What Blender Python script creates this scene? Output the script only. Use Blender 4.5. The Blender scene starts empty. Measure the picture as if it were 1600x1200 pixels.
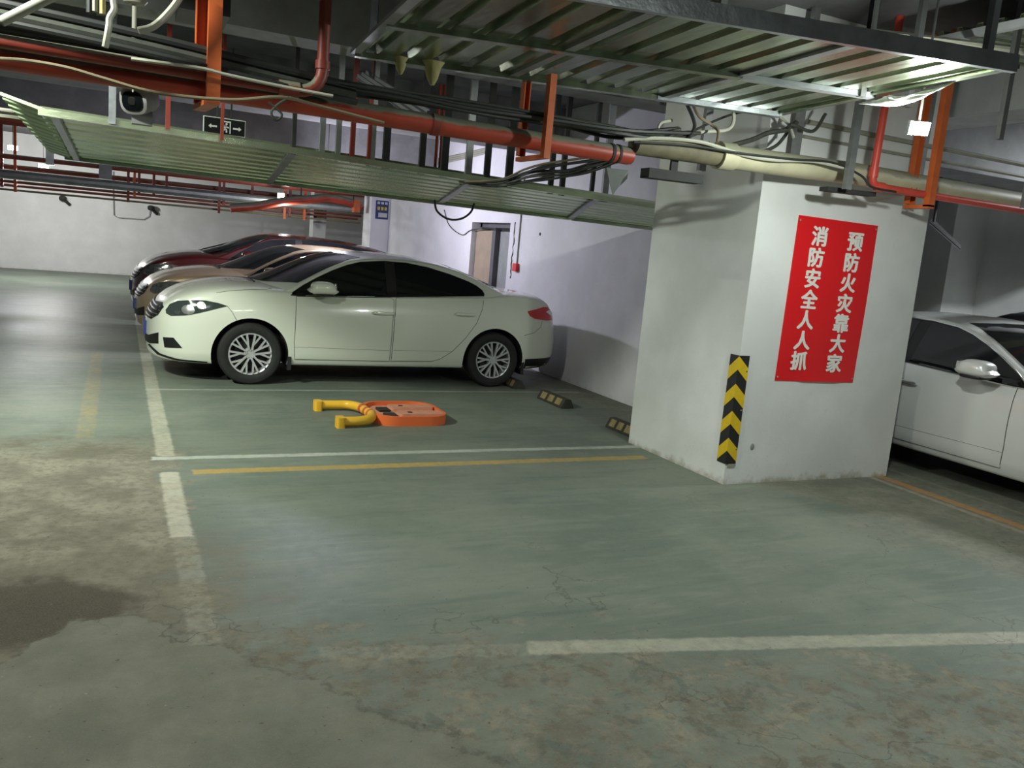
import bpy, bmesh, math, random
import numpy as np
from mathutils import Vector, Matrix
from mathutils.bvhtree import BVHTree
from mathutils.geometry import delaunay_2d_cdt

random.seed(7)
S = bpy.context.scene
COL = S.collection
PI = math.pi

# ------------------------------------------------------------------ camera
FPX, PITCH, ROLL, YAW, CAMH = 1300.0, 0.159546, 0.088088, 0.449989, 1.59
_fw = Vector((math.sin(YAW)*math.cos(PITCH), math.cos(YAW)*math.cos(PITCH), -math.sin(PITCH)))
_ri = Vector((math.cos(YAW), -math.sin(YAW), 0)); _up = _ri.cross(_fw)
RI = math.cos(ROLL)*_ri + math.sin(ROLL)*_up
UP = -math.sin(ROLL)*_ri + math.cos(ROLL)*_up
cam = bpy.data.cameras.new('camera'); co = bpy.data.objects.new('camera', cam); COL.objects.link(co)
cam.sensor_width = 36; cam.lens = 36*FPX/1600; cam.clip_end = 200
co.matrix_world = Matrix(((RI.x, UP.x, -_fw.x, 0), (RI.y, UP.y, -_fw.y, 0), (RI.z, UP.z, -_fw.z, CAMH), (0, 0, 0, 1)))
S.camera = co

# ------------------------------------------------------------------ world, lamps, exposure
S.view_settings.view_transform = 'Standard'; S.view_settings.look = 'None'
S.view_settings.gamma = 1; S.view_settings.use_curve_mapping = False
S.view_settings.exposure = 0.0
S.cycles.sample_clamp_indirect = 3.0
w = bpy.data.worlds.new('world'); S.world = w; w.use_nodes = True
w.node_tree.nodes['Background'].inputs[0].default_value = (0.82, 0.92, 0.95, 1)
w.node_tree.nodes['Background'].inputs[1].default_value = 0.085  # weak ambient fill added; no sky light reaches this basement

def lamp_light(name, loc, energy, color, size, target=None, spread=PI):
    L = bpy.data.lights.new(name, 'AREA'); L.shape = 'RECTANGLE'; L.size = size[0]; L.size_y = size[1]
    L.energy = energy; L.color = color; L.spread = spread
    o = bpy.data.objects.new(name, L); COL.objects.link(o); o.location = loc
    t = Vector(target) if target else Vector(loc) - Vector((0, 0, 1))
    o.rotation_euler = (t - Vector(loc)).to_track_quat('-Z', 'Y').to_euler()
    return o
def lamp_point(name, loc, energy, color, r):
    L = bpy.data.lights.new(name, 'POINT'); L.energy = energy; L.color = color; L.shadow_soft_size = r
    o = bpy.data.objects.new(name, L); COL.objects.link(o); o.location = loc
    return o
WHITE = (0.93, 1.0, 0.90)
COOL = (0.84, 0.84, 1.0)
# unseen general fill added behind the camera, a lamp over the aisle to the left, the floodlight at the pillar,
# a lamp behind the long metal panel, and the three lamps at the far end
lamp_light('rear_fill_light', (1.6, -0.8, 3.1), 74, WHITE, (1.2, 0.15))
lamp_light('aisle_lamp_light', (-1.7, 6.0, 2.95), 150, (0.94, 1.0, 0.87), (0.6, 0.15), (0.5, 7.9, 0.2), 2.3)
lamp_light('aisle_lamp_light', (-1.6, 11.0, 3.1), 25, (0.95, 1.0, 0.88), (0.6, 0.15))
lamp_light('aisle_lamp_light', (-1.0, 3.7, 3.15), 78, (0.96, 1.0, 0.90), (0.25, 0.12), (1.2, 4.3, 0.0))
lamp_point('pillar_lamp_light', (3.83, 3.22, 2.385), 98, (0.93, 1.0, 0.93), 0.05)
lamp_point('wall_lamp_light', (2.8, 12.40, 2.22), 270, COOL, 0.05)
lamp_point('far_lamp_light', (-1.9, 20.9, 2.55), 210, (0.93, 0.97, 1), 0.06)
lamp_point('far_lamp_light', (-1.36, 21.3, 2.2), 210, (1, 0.98, 0.92), 0.06)
lamp_point('far_lamp_light', (3.05, 17.6, 2.0), 45, (0.95, 1, 0.93), 0.06)
lamp_light('right_hall_fill_light', (9.4, 4.4, 3.3), 210, (0.92, 0.97, 1.0), (0.8, 0.15))  # unseen light added to brighten the walls of the right hall

# ------------------------------------------------------------------ materials
def mat(name, color, rough=0.6, metal=0.0, emit=None, estr=0, coat=0.0, var=0.0, scale=8, bump=0.0, stretch=None, spec=0.5, col2=None, dust=None):
    m = bpy.data.materials.new(name); m.use_nodes = True
    nt = m.node_tree; b = nt.nodes['Principled BSDF']
    c = tuple(color)+(1,)
    b.inputs['Base Color'].default_value = c
    b.inputs['Roughness'].default_value = rough; b.inputs['Metallic'].default_value = metal
    b.inputs['Specular IOR Level'].default_value = spec
    b.inputs['Coat Weight'].default_value = coat; b.inputs['Coat Roughness'].default_value = 0.04
    if emit:
        b.inputs['Emission Color'].default_value = tuple(emit)+(1,); b.inputs['Emission Strength'].default_value = estr
    if var or bump:
        tc = nt.nodes.new('ShaderNodeTexCoord'); mp = nt.nodes.new('ShaderNodeMapping')
        if stretch: mp.inputs['Scale'].default_value = stretch
        nt.links.new(tc.outputs['Object'], mp.inputs[0])
        n = nt.nodes.new('ShaderNodeTexNoise'); n.inputs['Scale'].default_value = scale; n.inputs['Detail'].default_value = 6
        n.inputs['Roughness'].default_value = 0.6
        nt.links.new(mp.outputs[0], n.inputs['Vector'])
        if var:
            r = nt.nodes.new('ShaderNodeValToRGB')
            r.color_ramp.elements[0].position = 0.3; r.color_ramp.elements[1].position = 0.7
            c2 = col2 or tuple(x*(1-var) for x in color)
            r.color_ramp.elements[0].color = tuple(c2)+(1,); r.color_ramp.elements[1].color = c
            nt.links.new(n.outputs[0], r.inputs[0]); outc = r.outputs[0]
            if dust:                      # settled dust on surfaces that face up
                g = NG(nt); ge = nt.nodes.new('ShaderNodeNewGeometry'); sn = nt.nodes.new('ShaderNodeSeparateXYZ'); nt.links.new(ge.outputs['Normal'], sn.inputs[0])
                f = g.step(g.m('ADD', sn.outputs[2], g.m('MULTIPLY', g.m('SUBTRACT', n.outputs[0], 0.5), 1.2)), 0.15, 0.45)
                outc = g.mix(f, outc, dust)
            nt.links.new(outc, b.inputs['Base Color'])
        if bump:
            bp = nt.nodes.new('ShaderNodeBump'); bp.inputs['Strength'].default_value = bump; bp.inputs['Distance'].default_value = 0.01
            nt.links.new(n.outputs[0], bp.inputs['Height']); nt.links.new(bp.outputs[0], b.inputs['Normal'])
    return m

class NG:
    """small node-math helper for the floor"""
    def __init__(s, nt): s.nt = nt
    def m(s, op, a, b=None, c=None, clamp=False):
        n = s.nt.nodes.new('ShaderNodeMath'); n.operation = op; n.use_clamp = clamp
        for i, v in enumerate((a, b, c)):
            if v is None: continue
            if isinstance(v, (int, float)): n.inputs[i].default_value = v
            else: s.nt.links.new(v, n.inputs[i])
        return n.outputs[0]
    def step(s, v, lo, hi):
        n = s.nt.nodes.new('ShaderNodeMapRange'); n.interpolation_type = 'SMOOTHSTEP'
        s.nt.links.new(v, n.inputs[0]); n.inputs[1].default_value = lo; n.inputs[2].default_value = hi
        return n.outputs[0]
    def noise(s, vec, scale, detail=5, rough=0.6, dist=0.0):
        n = s.nt.nodes.new('ShaderNodeTexNoise'); n.inputs['Scale'].default_value = scale
        n.inputs['Detail'].default_value = detail; n.inputs['Roughness'].default_value = rough; n.inputs['Distortion'].default_value = dist
        s.nt.links.new(vec, n.inputs['Vector']); return n.outputs[0]
    def mapv(s, vec, sc=(1, 1, 1), rot=(0, 0, 0), loc=(0, 0, 0)):
        n = s.nt.nodes.new('ShaderNodeMapping'); n.inputs['Scale'].default_value = sc; n.inputs['Rotation'].default_value = rot; n.inputs['Location'].default_value = loc
        s.nt.links.new(vec, n.inputs[0]); return n.outputs[0]
    def mix(s, f, a, b):
        n = s.nt.nodes.new('ShaderNodeMix'); n.data_type = 'RGBA'
        if isinstance(f, (int, float)): n.inputs[0].default_value = f
        else: s.nt.links.new(f, n.inputs[0])
        for i, v in ((6, a), (7, b)):
            if isinstance(v, tuple): n.inputs[i].default_value = v+(1,)
            else: s.nt.links.new(v, n.inputs[i])
        return n.outputs[2]

def floor_material():
    m = bpy.data.materials.new('worn_green_floor_paint'); m.use_nodes = True; nt = m.node_tree
    b = nt.nodes['Principled BSDF']; g = NG(nt)
    ge = nt.nodes.new('ShaderNodeNewGeometry'); P = ge.outputs['Position']
    sx = nt.nodes.new('ShaderNodeSeparateXYZ'); nt.links.new(P, sx.inputs[0]); X, Y = sx.outputs[0], sx.outputs[1]
    n1 = g.noise(P, 0.9, 6, 0.62); n2 = g.noise(P, 3.2, 8, 0.65); n3 = g.noise(P, 18, 6, 0.7); n4 = g.noise(P, 140, 3, 0.6)
    nst = g.noise(g.mapv(P, (0.9, 4.6, 1), (0, 0, -0.55)), 2.0, 7, 0.68, 1.1)
    nst2 = g.noise(g.mapv(P, (0.7, 4.0, 1), (0, 0, 0.25), (3, 1, 0)), 2.0, 6, 0.6, 0.6)
    c = (0.158, 0.196, 0.168)
    green = g.mix(g.step(n1, 0.35, 0.65), (0.132, 0.162, 0.133), (0.186, 0.212, 0.170))
    green = g.mix(g.m('MULTIPLY', g.step(nst, 0.45, 0.70), 0.45), green, (0.225, 0.245, 0.196))
    green = g.mix(g.m('MULTIPLY', g.step(nst2, 0.5, 0.75), 0.5), green, (0.100, 0.132, 0.116))
    conc = g.mix(g.step(n2, 0.35, 0.65), (0.150, 0.143, 0.110), (0.255, 0.242, 0.186))
    conc = g.mix(g.m('MULTIPLY', g.step(n3, 0.45, 0.65), 0.65), conc, (0.130, 0.118, 0.090))
    nx = g.m('MULTIPLY', g.m('SUBTRACT', n2, 0.5), 1.6)
    nx1 = g.m('MULTIPLY', g.m('SUBTRACT', n1, 0.5), 1.8)
    # aisle worn down to concrete, left of the bays and near the camera
    fx = g.m('ADD', g.m('SUBTRACT', 0.55, X), nx)
    f1 = g.m('MULTIPLY', g.step(fx, 0.0, 0.35), g.step(g.m('ADD', Y, nx), 6.9, 6.0))
    fy = g.m('ADD', g.m('SUBTRACT', g.m('SUBTRACT', 3.62, g.m('MULTIPLY', X, 0.42)), Y), g.m('MULTIPLY', nx, 1.3))
    n5 = g.noise(P, 7.5, 9, 0.72, 0.3)
    f2 = g.m('MULTIPLY', g.step(fy, 0.0, 0.30), g.m('ADD', 0.30, g.m('MULTIPLY', g.step(n5, 0.47, 0.54), 0.70)))
    f3 = g.m('MULTIPLY', g.step(n2, 0.62, 0.72), 0.35)
    f4 = g.m('MULTIPLY', g.step(g.m('ADD', X, nx1), 4.3, 4.7), 0.55)       # brownish strip along the wall
    mk = g.m('MAXIMUM', g.m('MAXIMUM', f1, f2), g.m('MAXIMUM', f3, f4))
    # smooth pale slab repair in the near left corner
    yb_ = g.m('MINIMUM', 3.50, g.m('ADD', 3.72, g.m('MULTIPLY', X, 1.44)))
    rep = g.m('MULTIPLY', g.step(g.m('ADD', g.m('SUBTRACT', yb_, Y), g.m('MULTIPLY', nx, 0.20)), 0.0, 0.04),
              g.step(g.m('ADD', g.m('SUBTRACT', g.m('SUBTRACT', 2.75, g.m('MULTIPLY', Y, 0.75)), X), g.m('MULTIPLY', nx, 0.3)), 0.0, 0.07))
    base = g.mix(mk, green, conc)
    slab = g.mix(g.step(n2, 0.3, 0.7), (0.150, 0.158, 0.124), (0.200, 0.203, 0.160))
    rem = g.m('MULTIPLY', g.step(fy, 0.0, 0.3), g.step(g.noise(P, 5.5, 9, 0.72, 0.5), 0.46, 0.38))
    base = g.mix(g.m('MULTIPLY', rem, 0.55), base, (0.098, 0.112, 0.098))
    base = g.mix(g.m('MULTIPLY', rep, 0.85), base, slab)
    edge = g.m('MULTIPLY', g.m('MULTIPLY', rep, g.m('SUBTRACT', 1.0, rep)), 2.2)
    base = g.mix(g.m('MULTIPLY', edge, g.step(n3, 0.35, 0.6)), base, (0.070, 0.072, 0.055))
    # dark rough patch in the aisle
    dx = g.m('ADD', X, 0.42); dy = g.m('SUBTRACT', Y, 3.60)
    rr = g.m('SQRT', g.m('ADD', g.m('MULTIPLY', g.m('MULTIPLY', dx, dx), 3.0), g.m('MULTIPLY', g.m('MULTIPLY', dy, dy), 6.0)))
    dk = g.step(g.m('ADD', rr, g.m('MULTIPLY', nx, 0.5)), 0.95, 0.70)
    dk = g.m('MULTIPLY', dk, g.m('SUBTRACT', 1.0, rep))
    rough_patch = g.mix(g.step(n4, 0.35, 0.65), (0.045, 0.039, 0.029), (0.105, 0.092, 0.068))
    br = g.m('MULTIPLY', g.m('MULTIPLY', g.step(g.m('ADD', g.m('SUBTRACT', 0.85, X), nx), 0.0, 0.5), g.step(g.m('ADD', Y, nx), 4.55, 4.15)), g.m('SUBTRACT', 1.0, rep))
    base = g.mix(g.m('MULTIPLY', br, 0.45), base, (0.150, 0.135, 0.102))
    base = g.mix(g.m('MULTIPLY', dk, 0.85), base, rough_patch)
    # painted bay lines
    def line(cx, cy, hx, hy, rot=0.0, soft=0.012):
        v = g.mapv(P, (1, 1, 1))
        a, bb = math.cos(rot), math.sin(rot)
        ux = g.m('ADD', g.m('MULTIPLY', g.m('SUBTRACT', X, cx), a), g.m('MULTIPLY', g.m('SUBTRACT', Y, cy), bb))
        uy = g.m('SUBTRACT', g.m('MULTIPLY', g.m('SUBTRACT', Y, cy), a), g.m('MULTIPLY', g.m('SUBTRACT', X, cx), bb))
        e = g.m('MULTIPLY', g.m('SUBTRACT', n3, 0.5), 0.03)
        return g.m('MULTIPLY', g.step(g.m('ADD', g.m('ABSOLUTE', ux), e), hx+soft, hx-soft), g.step(g.m('ADD', g.m('ABSOLUTE', uy), e), hy+soft, hy-soft))
    wear = g.step(g.m('ADD', g.m('MULTIPLY', n3, 0.5), g.m('MULTIPLY', n2, 0.6)), 0.42, 0.66)
    def paint(base, mask, colr, amt, worn=0.6):
        f = g.m('MULTIPLY', mask, g.m('SUBTRACT', amt, g.m('MULTIPLY', wear, worn*amt)))
        return g.mix(f, base, colr)
    cream = (0.52, 0.50, 0.40); white = (0.50, 0.53, 0.47); yel = (0.46, 0.31, 0.075); ora = (0.50, 0.24, 0.075)
    base = paint(base, line(0.31, 10.1, 0.058, 4.15), cream, 0.72, 0.45)  # gap to the next length puts the pipe shadow band into the paint
    base = paint(base, line(0.31, 4.95, 0.055, 0.60), cream, 0.74, 0.40)
    base = paint(base, line(0.32, 3.80, 0.055, 0.65), cream, 0.26, 0.85)
    base = paint(base, line(2.17, 5.885, 1.95, 0.040, -0.004), white, 0.80, 0.35)
    base = paint(base, line(2.2, 5.535, 1.75, 0.052), yel, 0.85, 0.35)
    base = paint(base, line(2.6, 8.39, 2.35, 0.030), white, 0.62, 0.4)
    base = paint(base, line(2.6, 11.0, 2.35, 0.045), white, 0.7, 0.4)
    base = paint(base, line(2.6, 13.6, 2.35, 0.045), white, 0.7, 0.4)
    base = paint(base, line(-0.20, 8.6, 0.06, 2.1), yel, 0.36, 0.8)
    base = paint(base, line(3.28, 2.395, 1.80, 0.056, -0.222), cream, 0.58, 0.45)
    base = paint(base, line(1.25, 2.84, 0.55, 0.050, -0.222), cream, 0.20, 0.9)
    base = paint(base, line(5.60, 3.90, 0.030, 1.25, -0.035), (0.40, 0.34, 0.27), 0.75, 0.5)
    base = paint(base, line(5.72, 3.90, 0.050, 1.20, -0.035), ora, 0.85, 0.4)
    base = paint(base, line(6.05, 3.90, 0.025, 1.25, -0.02), (0.30, 0.27, 0.22), 0.6, 0.6)
    # cracks
    vo = nt.nodes.new('ShaderNodeTexVoronoi'); vo.feature = 'DISTANCE_TO_EDGE'; vo.inputs['Scale'].default_value = 0.75
    va = nt.nodes.new('ShaderNodeVectorMath'); va.operation = 'ADD'
    nv = nt.nodes.new('ShaderNodeTexNoise'); nv.inputs['Scale'].default_value = 2.5; nv.inputs['Detail'].default_value = 6
    nt.links.new(P, nv.inputs['Vector']); nt.links.new(P, va.inputs[0]); nt.links.new(nv.outputs['Color'], va.inputs[1]); nt.links.new(va.outputs[0], vo.inputs['Vector'])
    ck = g.m('MULTIPLY', g.step(vo.outputs['Distance'], 0.007, 0.0), g.step(n1, 0.47, 0.55))
    ck = g.m('MULTIPLY', ck, g.step(Y, 5.2, 3.6))
    base = g.mix(g.m('MULTIPLY', ck, 0.6), base, (0.075, 0.080, 0.062))
    # grime specks and fine grain
    base = g.mix(g.m('MULTIPLY', g.step(n4, 0.56, 0.72), 0.22), base, (0.08, 0.08, 0.062))
    base = g.mix(g.m('MULTIPLY', g.step(n4, 0.46, 0.28), 0.16), base, (0.36, 0.35, 0.28))
    n6 = g.noise(P, 42, 2, 0.5)
    base = g.mix(g.m('MULTIPLY', g.step(n6, 0.70, 0.74), 0.6), base, (0.05, 0.052, 0.042))
    base = g.mix(g.m('MULTIPLY', g.step(n6, 0.27, 0.235), 0.5), base, (0.32, 0.32, 0.26))
    nt.links.new(base, b.inputs['Base Color'])
    rg = g.m('ADD', 0.50, g.m('MULTIPLY', mk, 0.28)); rg = g.m('ADD', rg, g.m('MULTIPLY', g.m('SUBTRACT', n3, 0.5), 0.25))
    nt.links.new(rg, b.inputs['Roughness']); b.inputs['Specular IOR Level'].default_value = 0.14
    bp = nt.nodes.new('ShaderNodeBump'); bp.inputs['Strength'].default_value = 0.25; bp.inputs['Distance'].default_value = 0.006
    hh = g.m('ADD', g.m('MULTIPLY', n4, g.m('ADD', 0.15, g.m('MULTIPLY', mk, 0.7))), g.m('MULTIPLY', n2, 0.5))
    nt.links.new(hh, bp.inputs['Height']); nt.links.new(bp.outputs[0], b.inputs['Normal'])
    return m

def wall_material(name, color, dirt=0.0, rough=0.7):
    m = bpy.data.materials.new(name); m.use_nodes = True; nt = m.node_tree; b = nt.nodes['Principled BSDF']; g = NG(nt)
    ge = nt.nodes.new('ShaderNodeNewGeometry'); P = ge.outputs['Position']
    sx = nt.nodes.new('ShaderNodeSeparateXYZ'); nt.links.new(P, sx.inputs[0]); Z = sx.outputs[2]
    n1 = g.noise(P, 1.6, 6, 0.6); n2 = g.noise(P, 9, 8, 0.65); n3 = g.noise(P, 60, 3)
    c2 = tuple(x*0.88 for x in color)
    base = g.mix(g.step(n1, 0.35, 0.7), c2, color)
    base = g.mix(g.m('MULTIPLY', g.step(n2, 0.62, 0.75), 0.3), base, tuple(x*0.72 for x in color))
    if dirt:
        d = g.step(g.m('ADD', Z, g.m('MULTIPLY', g.m('SUBTRACT', n2, 0.5), 0.25)), 0.06, -0.03)
        base = g.mix(g.m('MULTIPLY', d, dirt), base, (0.34, 0.30, 0.21))
        sp = g.m('MULTIPLY', g.step(n3, 0.66, 0.72), g.step(Z, 0.5, 0.05))
        base = g.mix(g.m('MULTIPLY', sp, 0.5), base, (0.25, 0.24, 0.19))
    nt.links.new(base, b.inputs['Base Color']); b.inputs['Roughness'].default_value = rough
    bp = nt.nodes.new('ShaderNodeBump'); bp.inputs['Strength'].default_value = 0.18; bp.inputs['Distance'].default_value = 0.012
    nt.links.new(g.m('ADD', n2, g.m('MULTIPLY', n3, 0.25)), bp.inputs['Height']); nt.links.new(bp.outputs[0], b.inputs['Normal'])
    return m

M = {}
M['floor'] = floor_material()
M['pillar'] = wall_material('white_pillar_plaster', (0.76, 0.77, 0.76), 0.8)
M['wall'] = wall_material('white_wall_paint', (0.74, 0.73, 0.77), 0.3)
M['backwall'] = wall_material('back_wall_paint', (0.72, 0.72, 0.70), 0.3)
M['slab'] = mat('grey_concrete_ceiling', (0.165, 0.165, 0.172), 0.85, var=0.45, scale=2.2, bump=0.2)
M['beam'] = mat('concrete_beam', (0.23, 0.232, 0.235), 0.85, var=0.4, scale=3, bump=0.2)
M['beam_pale'] = mat('pale_beam', (0.44, 0.45, 0.44), 0.8, var=0.3, scale=3)
M['galv'] = mat('galvanised_sheet', (0.40, 0.46, 0.33), 0.24, 0.92, var=0.5, scale=3.5, bump=0.6, stretch=(2.5, .5, 1))
M['galv_mid'] = mat('bounce_lit_galvanised_sheet', (0.60, 0.70, 0.48), 0.24, 0.85, var=0.35, scale=3.5, bump=0.4, stretch=(.4, 2.5, 1))  # lighter copy of the sheet; green floor bounce put into its colour
M['galv_bar'] = mat('galvanised_bar', (0.42, 0.45, 0.48), 0.30, 0.70, var=0.4, scale=5, bump=0.5)
M['galv_dull'] = mat('dull_galvanised_channel', (0.36, 0.37, 0.37), 0.5, 0.7, var=0.35, scale=6)
M['dark_metal'] = mat('dark_steel_channel', (0.035, 0.036, 0.034), 0.75, 0.1, var=0.4, scale=8)
M['red_pipe'] = mat('red_pipe_paint', (0.46, 0.055, 0.024), 0.45, var=0.35, scale=4, col2=(0.27, 0.038, 0.022), dust=(0.19, 0.20, 0.15))
M['red_dark'] = mat('dark_red_pipe_paint', (0.26, 0.036, 0.020), 0.5, var=0.4, scale=4, dust=(0.17, 0.17, 0.125))
M['orange'] = mat('orange_steel_paint', (0.62, 0.13, 0.030), 0.5, var=0.3, scale=6)
M['pink_red'] = mat('bright_red_pipe_paint', (0.66, 0.075, 0.05), 0.4, var=0.2, scale=6)
M['pvc'] = mat('cream_drain_pipe', (0.56, 0.53, 0.36), 0.5, var=0.3, scale=5, col2=(0.42, 0.40, 0.27), dust=(0.27, 0.27, 0.19))
M['pvc_dirty'] = mat('dirty_drain_pipe', (0.20, 0.18, 0.11), 0.7, var=0.5, scale=7)
M['white_pvc'] = mat('white_conduit', (0.33, 0.33, 0.265), 0.5, var=0.2, scale=9)
M['cable_black'] = mat('black_cable', (0.018, 0.020, 0.019), 0.55)
M['cable_dusty'] = mat('dusty_cable', (0.055, 0.061, 0.048), 0.8, var=0.5, scale=12)
M['cable_white'] = mat('white_cable', (0.44, 0.44, 0.36), 0.6)
M['cable_tan'] = mat('tan_cable', (0.19, 0.155, 0.095), 0.7)
M['red_sign'] = mat('red_poster', (0.74, 0.008, 0.012), 0.45)
M['white_ink'] = mat('white_lettering', (0.82, 0.80, 0.76), 0.6)
M['black'] = mat('black_rubber', (0.014, 0.014, 0.014), 0.6)
M['yellow'] = mat('yellow_reflective', (0.78, 0.53, 0.02), 0.4, var=0.15, scale=20)
M['tire'] = mat('tyre_rubber', (0.018, 0.018, 0.018), 0.75, var=0.4, scale=20)
M['alloy'] = mat('alloy_wheel', (0.62, 0.63, 0.64), 0.30, 0.45)
M['disc'] = mat('brake_disc', (0.03, 0.03, 0.03), 0.6, 0.5)
M['glass'] = mat('tinted_car_glass', (0.006, 0.007, 0.008), 0.05, spec=0.5)
M['windshield'] = mat('windscreen_glass', (0.012, 0.014, 0.014), 0.04, spec=0.6)
M['chrome'] = mat('chrome', (0.80, 0.80, 0.80), 0.08, 1.0)
M['trim'] = mat('black_trim', (0.010, 0.010, 0.010), 0.45)
M['seam'] = mat('panel_gap', (0.05, 0.055, 0.045), 0.9)
M['lens'] = mat('headlamp_lens', (0.045, 0.055, 0.055), 0.08, coat=1.0)
M['lens_clear'] = mat('clear_headlamp_lens', (0.30, 0.31, 0.31), 0.10, 0.6, coat=1.0, var=0.7, scale=22)
M['reflector'] = mat('lamp_reflector', (0.72, 0.74, 0.73), 0.16, 0.9, var=0.5, scale=30)
M['tail'] = mat('tail_lamp_red', (0.55, 0.012, 0.012), 0.15, coat=1.0)
M['plate'] = mat('blue_number_plate', (0.035, 0.05, 0.20), 0.4)
M['paint_white'] = mat('cream_white_car_paint', (0.70, 0.735, 0.63), 0.22, coat=0.8)
M['paint_gold'] = mat('champagne_car_paint', (0.47, 0.345, 0.225), 0.28, 0.35, coat=0.9)
M['paint_red'] = mat('dark_red_car_paint', (0.070, 0.006, 0.006), 0.28, 0.2, coat=0.9)
M['paint_silver'] = mat('pale_silver_car_paint', (0.66, 0.67, 0.66), 0.28, 0.1, coat=0.8)
M['paint_black'] = mat('black_car_paint', (0.010, 0.010, 0.011), 0.25, coat=0.9)
M['lamp_on'] = mat('lit_lamp', (1, 1, 1), 0.4, emit=(0.96, 1.0, 0.97), estr=45)
M['lamp_far'] = mat('lit_far_lamp', (1, 1, 1), 0.4, emit=(0.97, 0.97, 1.0), estr=30)
M['lamp_warm'] = mat('lit_warm_lamp', (1, 1, 1), 0.4, emit=(1.0, 0.93, 0.78), estr=30)
M['foam'] = mat('yellow_expanding_foam', (0.42, 0.38, 0.17), 0.8, var=0.3, scale=20, bump=0.4)
M['foil'] = mat('white_plastic_sheet', (0.74, 0.76, 0.72), 0.35, var=0.2, scale=6)
M['cam_white'] = mat('camera_shell', (0.34, 0.34, 0.33), 0.5, var=0.2, scale=14)
M['box_grey'] = mat('grey_box', (0.30, 0.31, 0.31), 0.6, var=0.3, scale=4)
M['door_tan'] = mat('tan_door_leaf', (0.36, 0.28, 0.205), 0.7, var=0.2, scale=5)
M['door_grey'] = mat('grey_door_frame', (0.10, 0.10, 0.12), 0.6, var=0.2, scale=5)
M['alarm'] = mat('red_alarm_box', (0.68, 0.02, 0.03), 0.4)
M['sign_black'] = mat('black_sign', (0.006, 0.007, 0.007), 0.7, spec=0.15)
M['sign_white'] = mat('pale_sign_marks', (0.50, 0.52, 0.50), 0.5)
M['blue'] = mat('blue_sign', (0.022, 0.035, 0.17), 0.5)
M['sign_yellow'] = mat('yellow_sign_marks', (0.55, 0.42, 0.05), 0.5)
M['lock_orange'] = mat('orange_lock_base', (0.80, 0.155, 0.040), 0.45)
M['lock_pink'] = mat('faded_orange_cover', (0.68, 0.31, 0.20), 0.6, var=0.2, scale=15)
M['lock_yellow'] = mat('yellow_lock_arm', (0.78, 0.44, 0.03), 0.4)
M['lock_red'] = mat('red_reflective_band', (0.55, 0.07, 0.04), 0.4)
M['stop_body'] = mat('dusty_rubber_stop', (0.048, 0.047, 0.034), 0.8, var=0.4, scale=16)
M['stop_patch'] = mat('worn_yellow_patch', (0.36, 0.28, 0.12), 0.6, var=0.5, scale=18)
M['lining'] = mat('dark_underbody', (0.012, 0.012, 0.012), 0.9)

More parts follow.
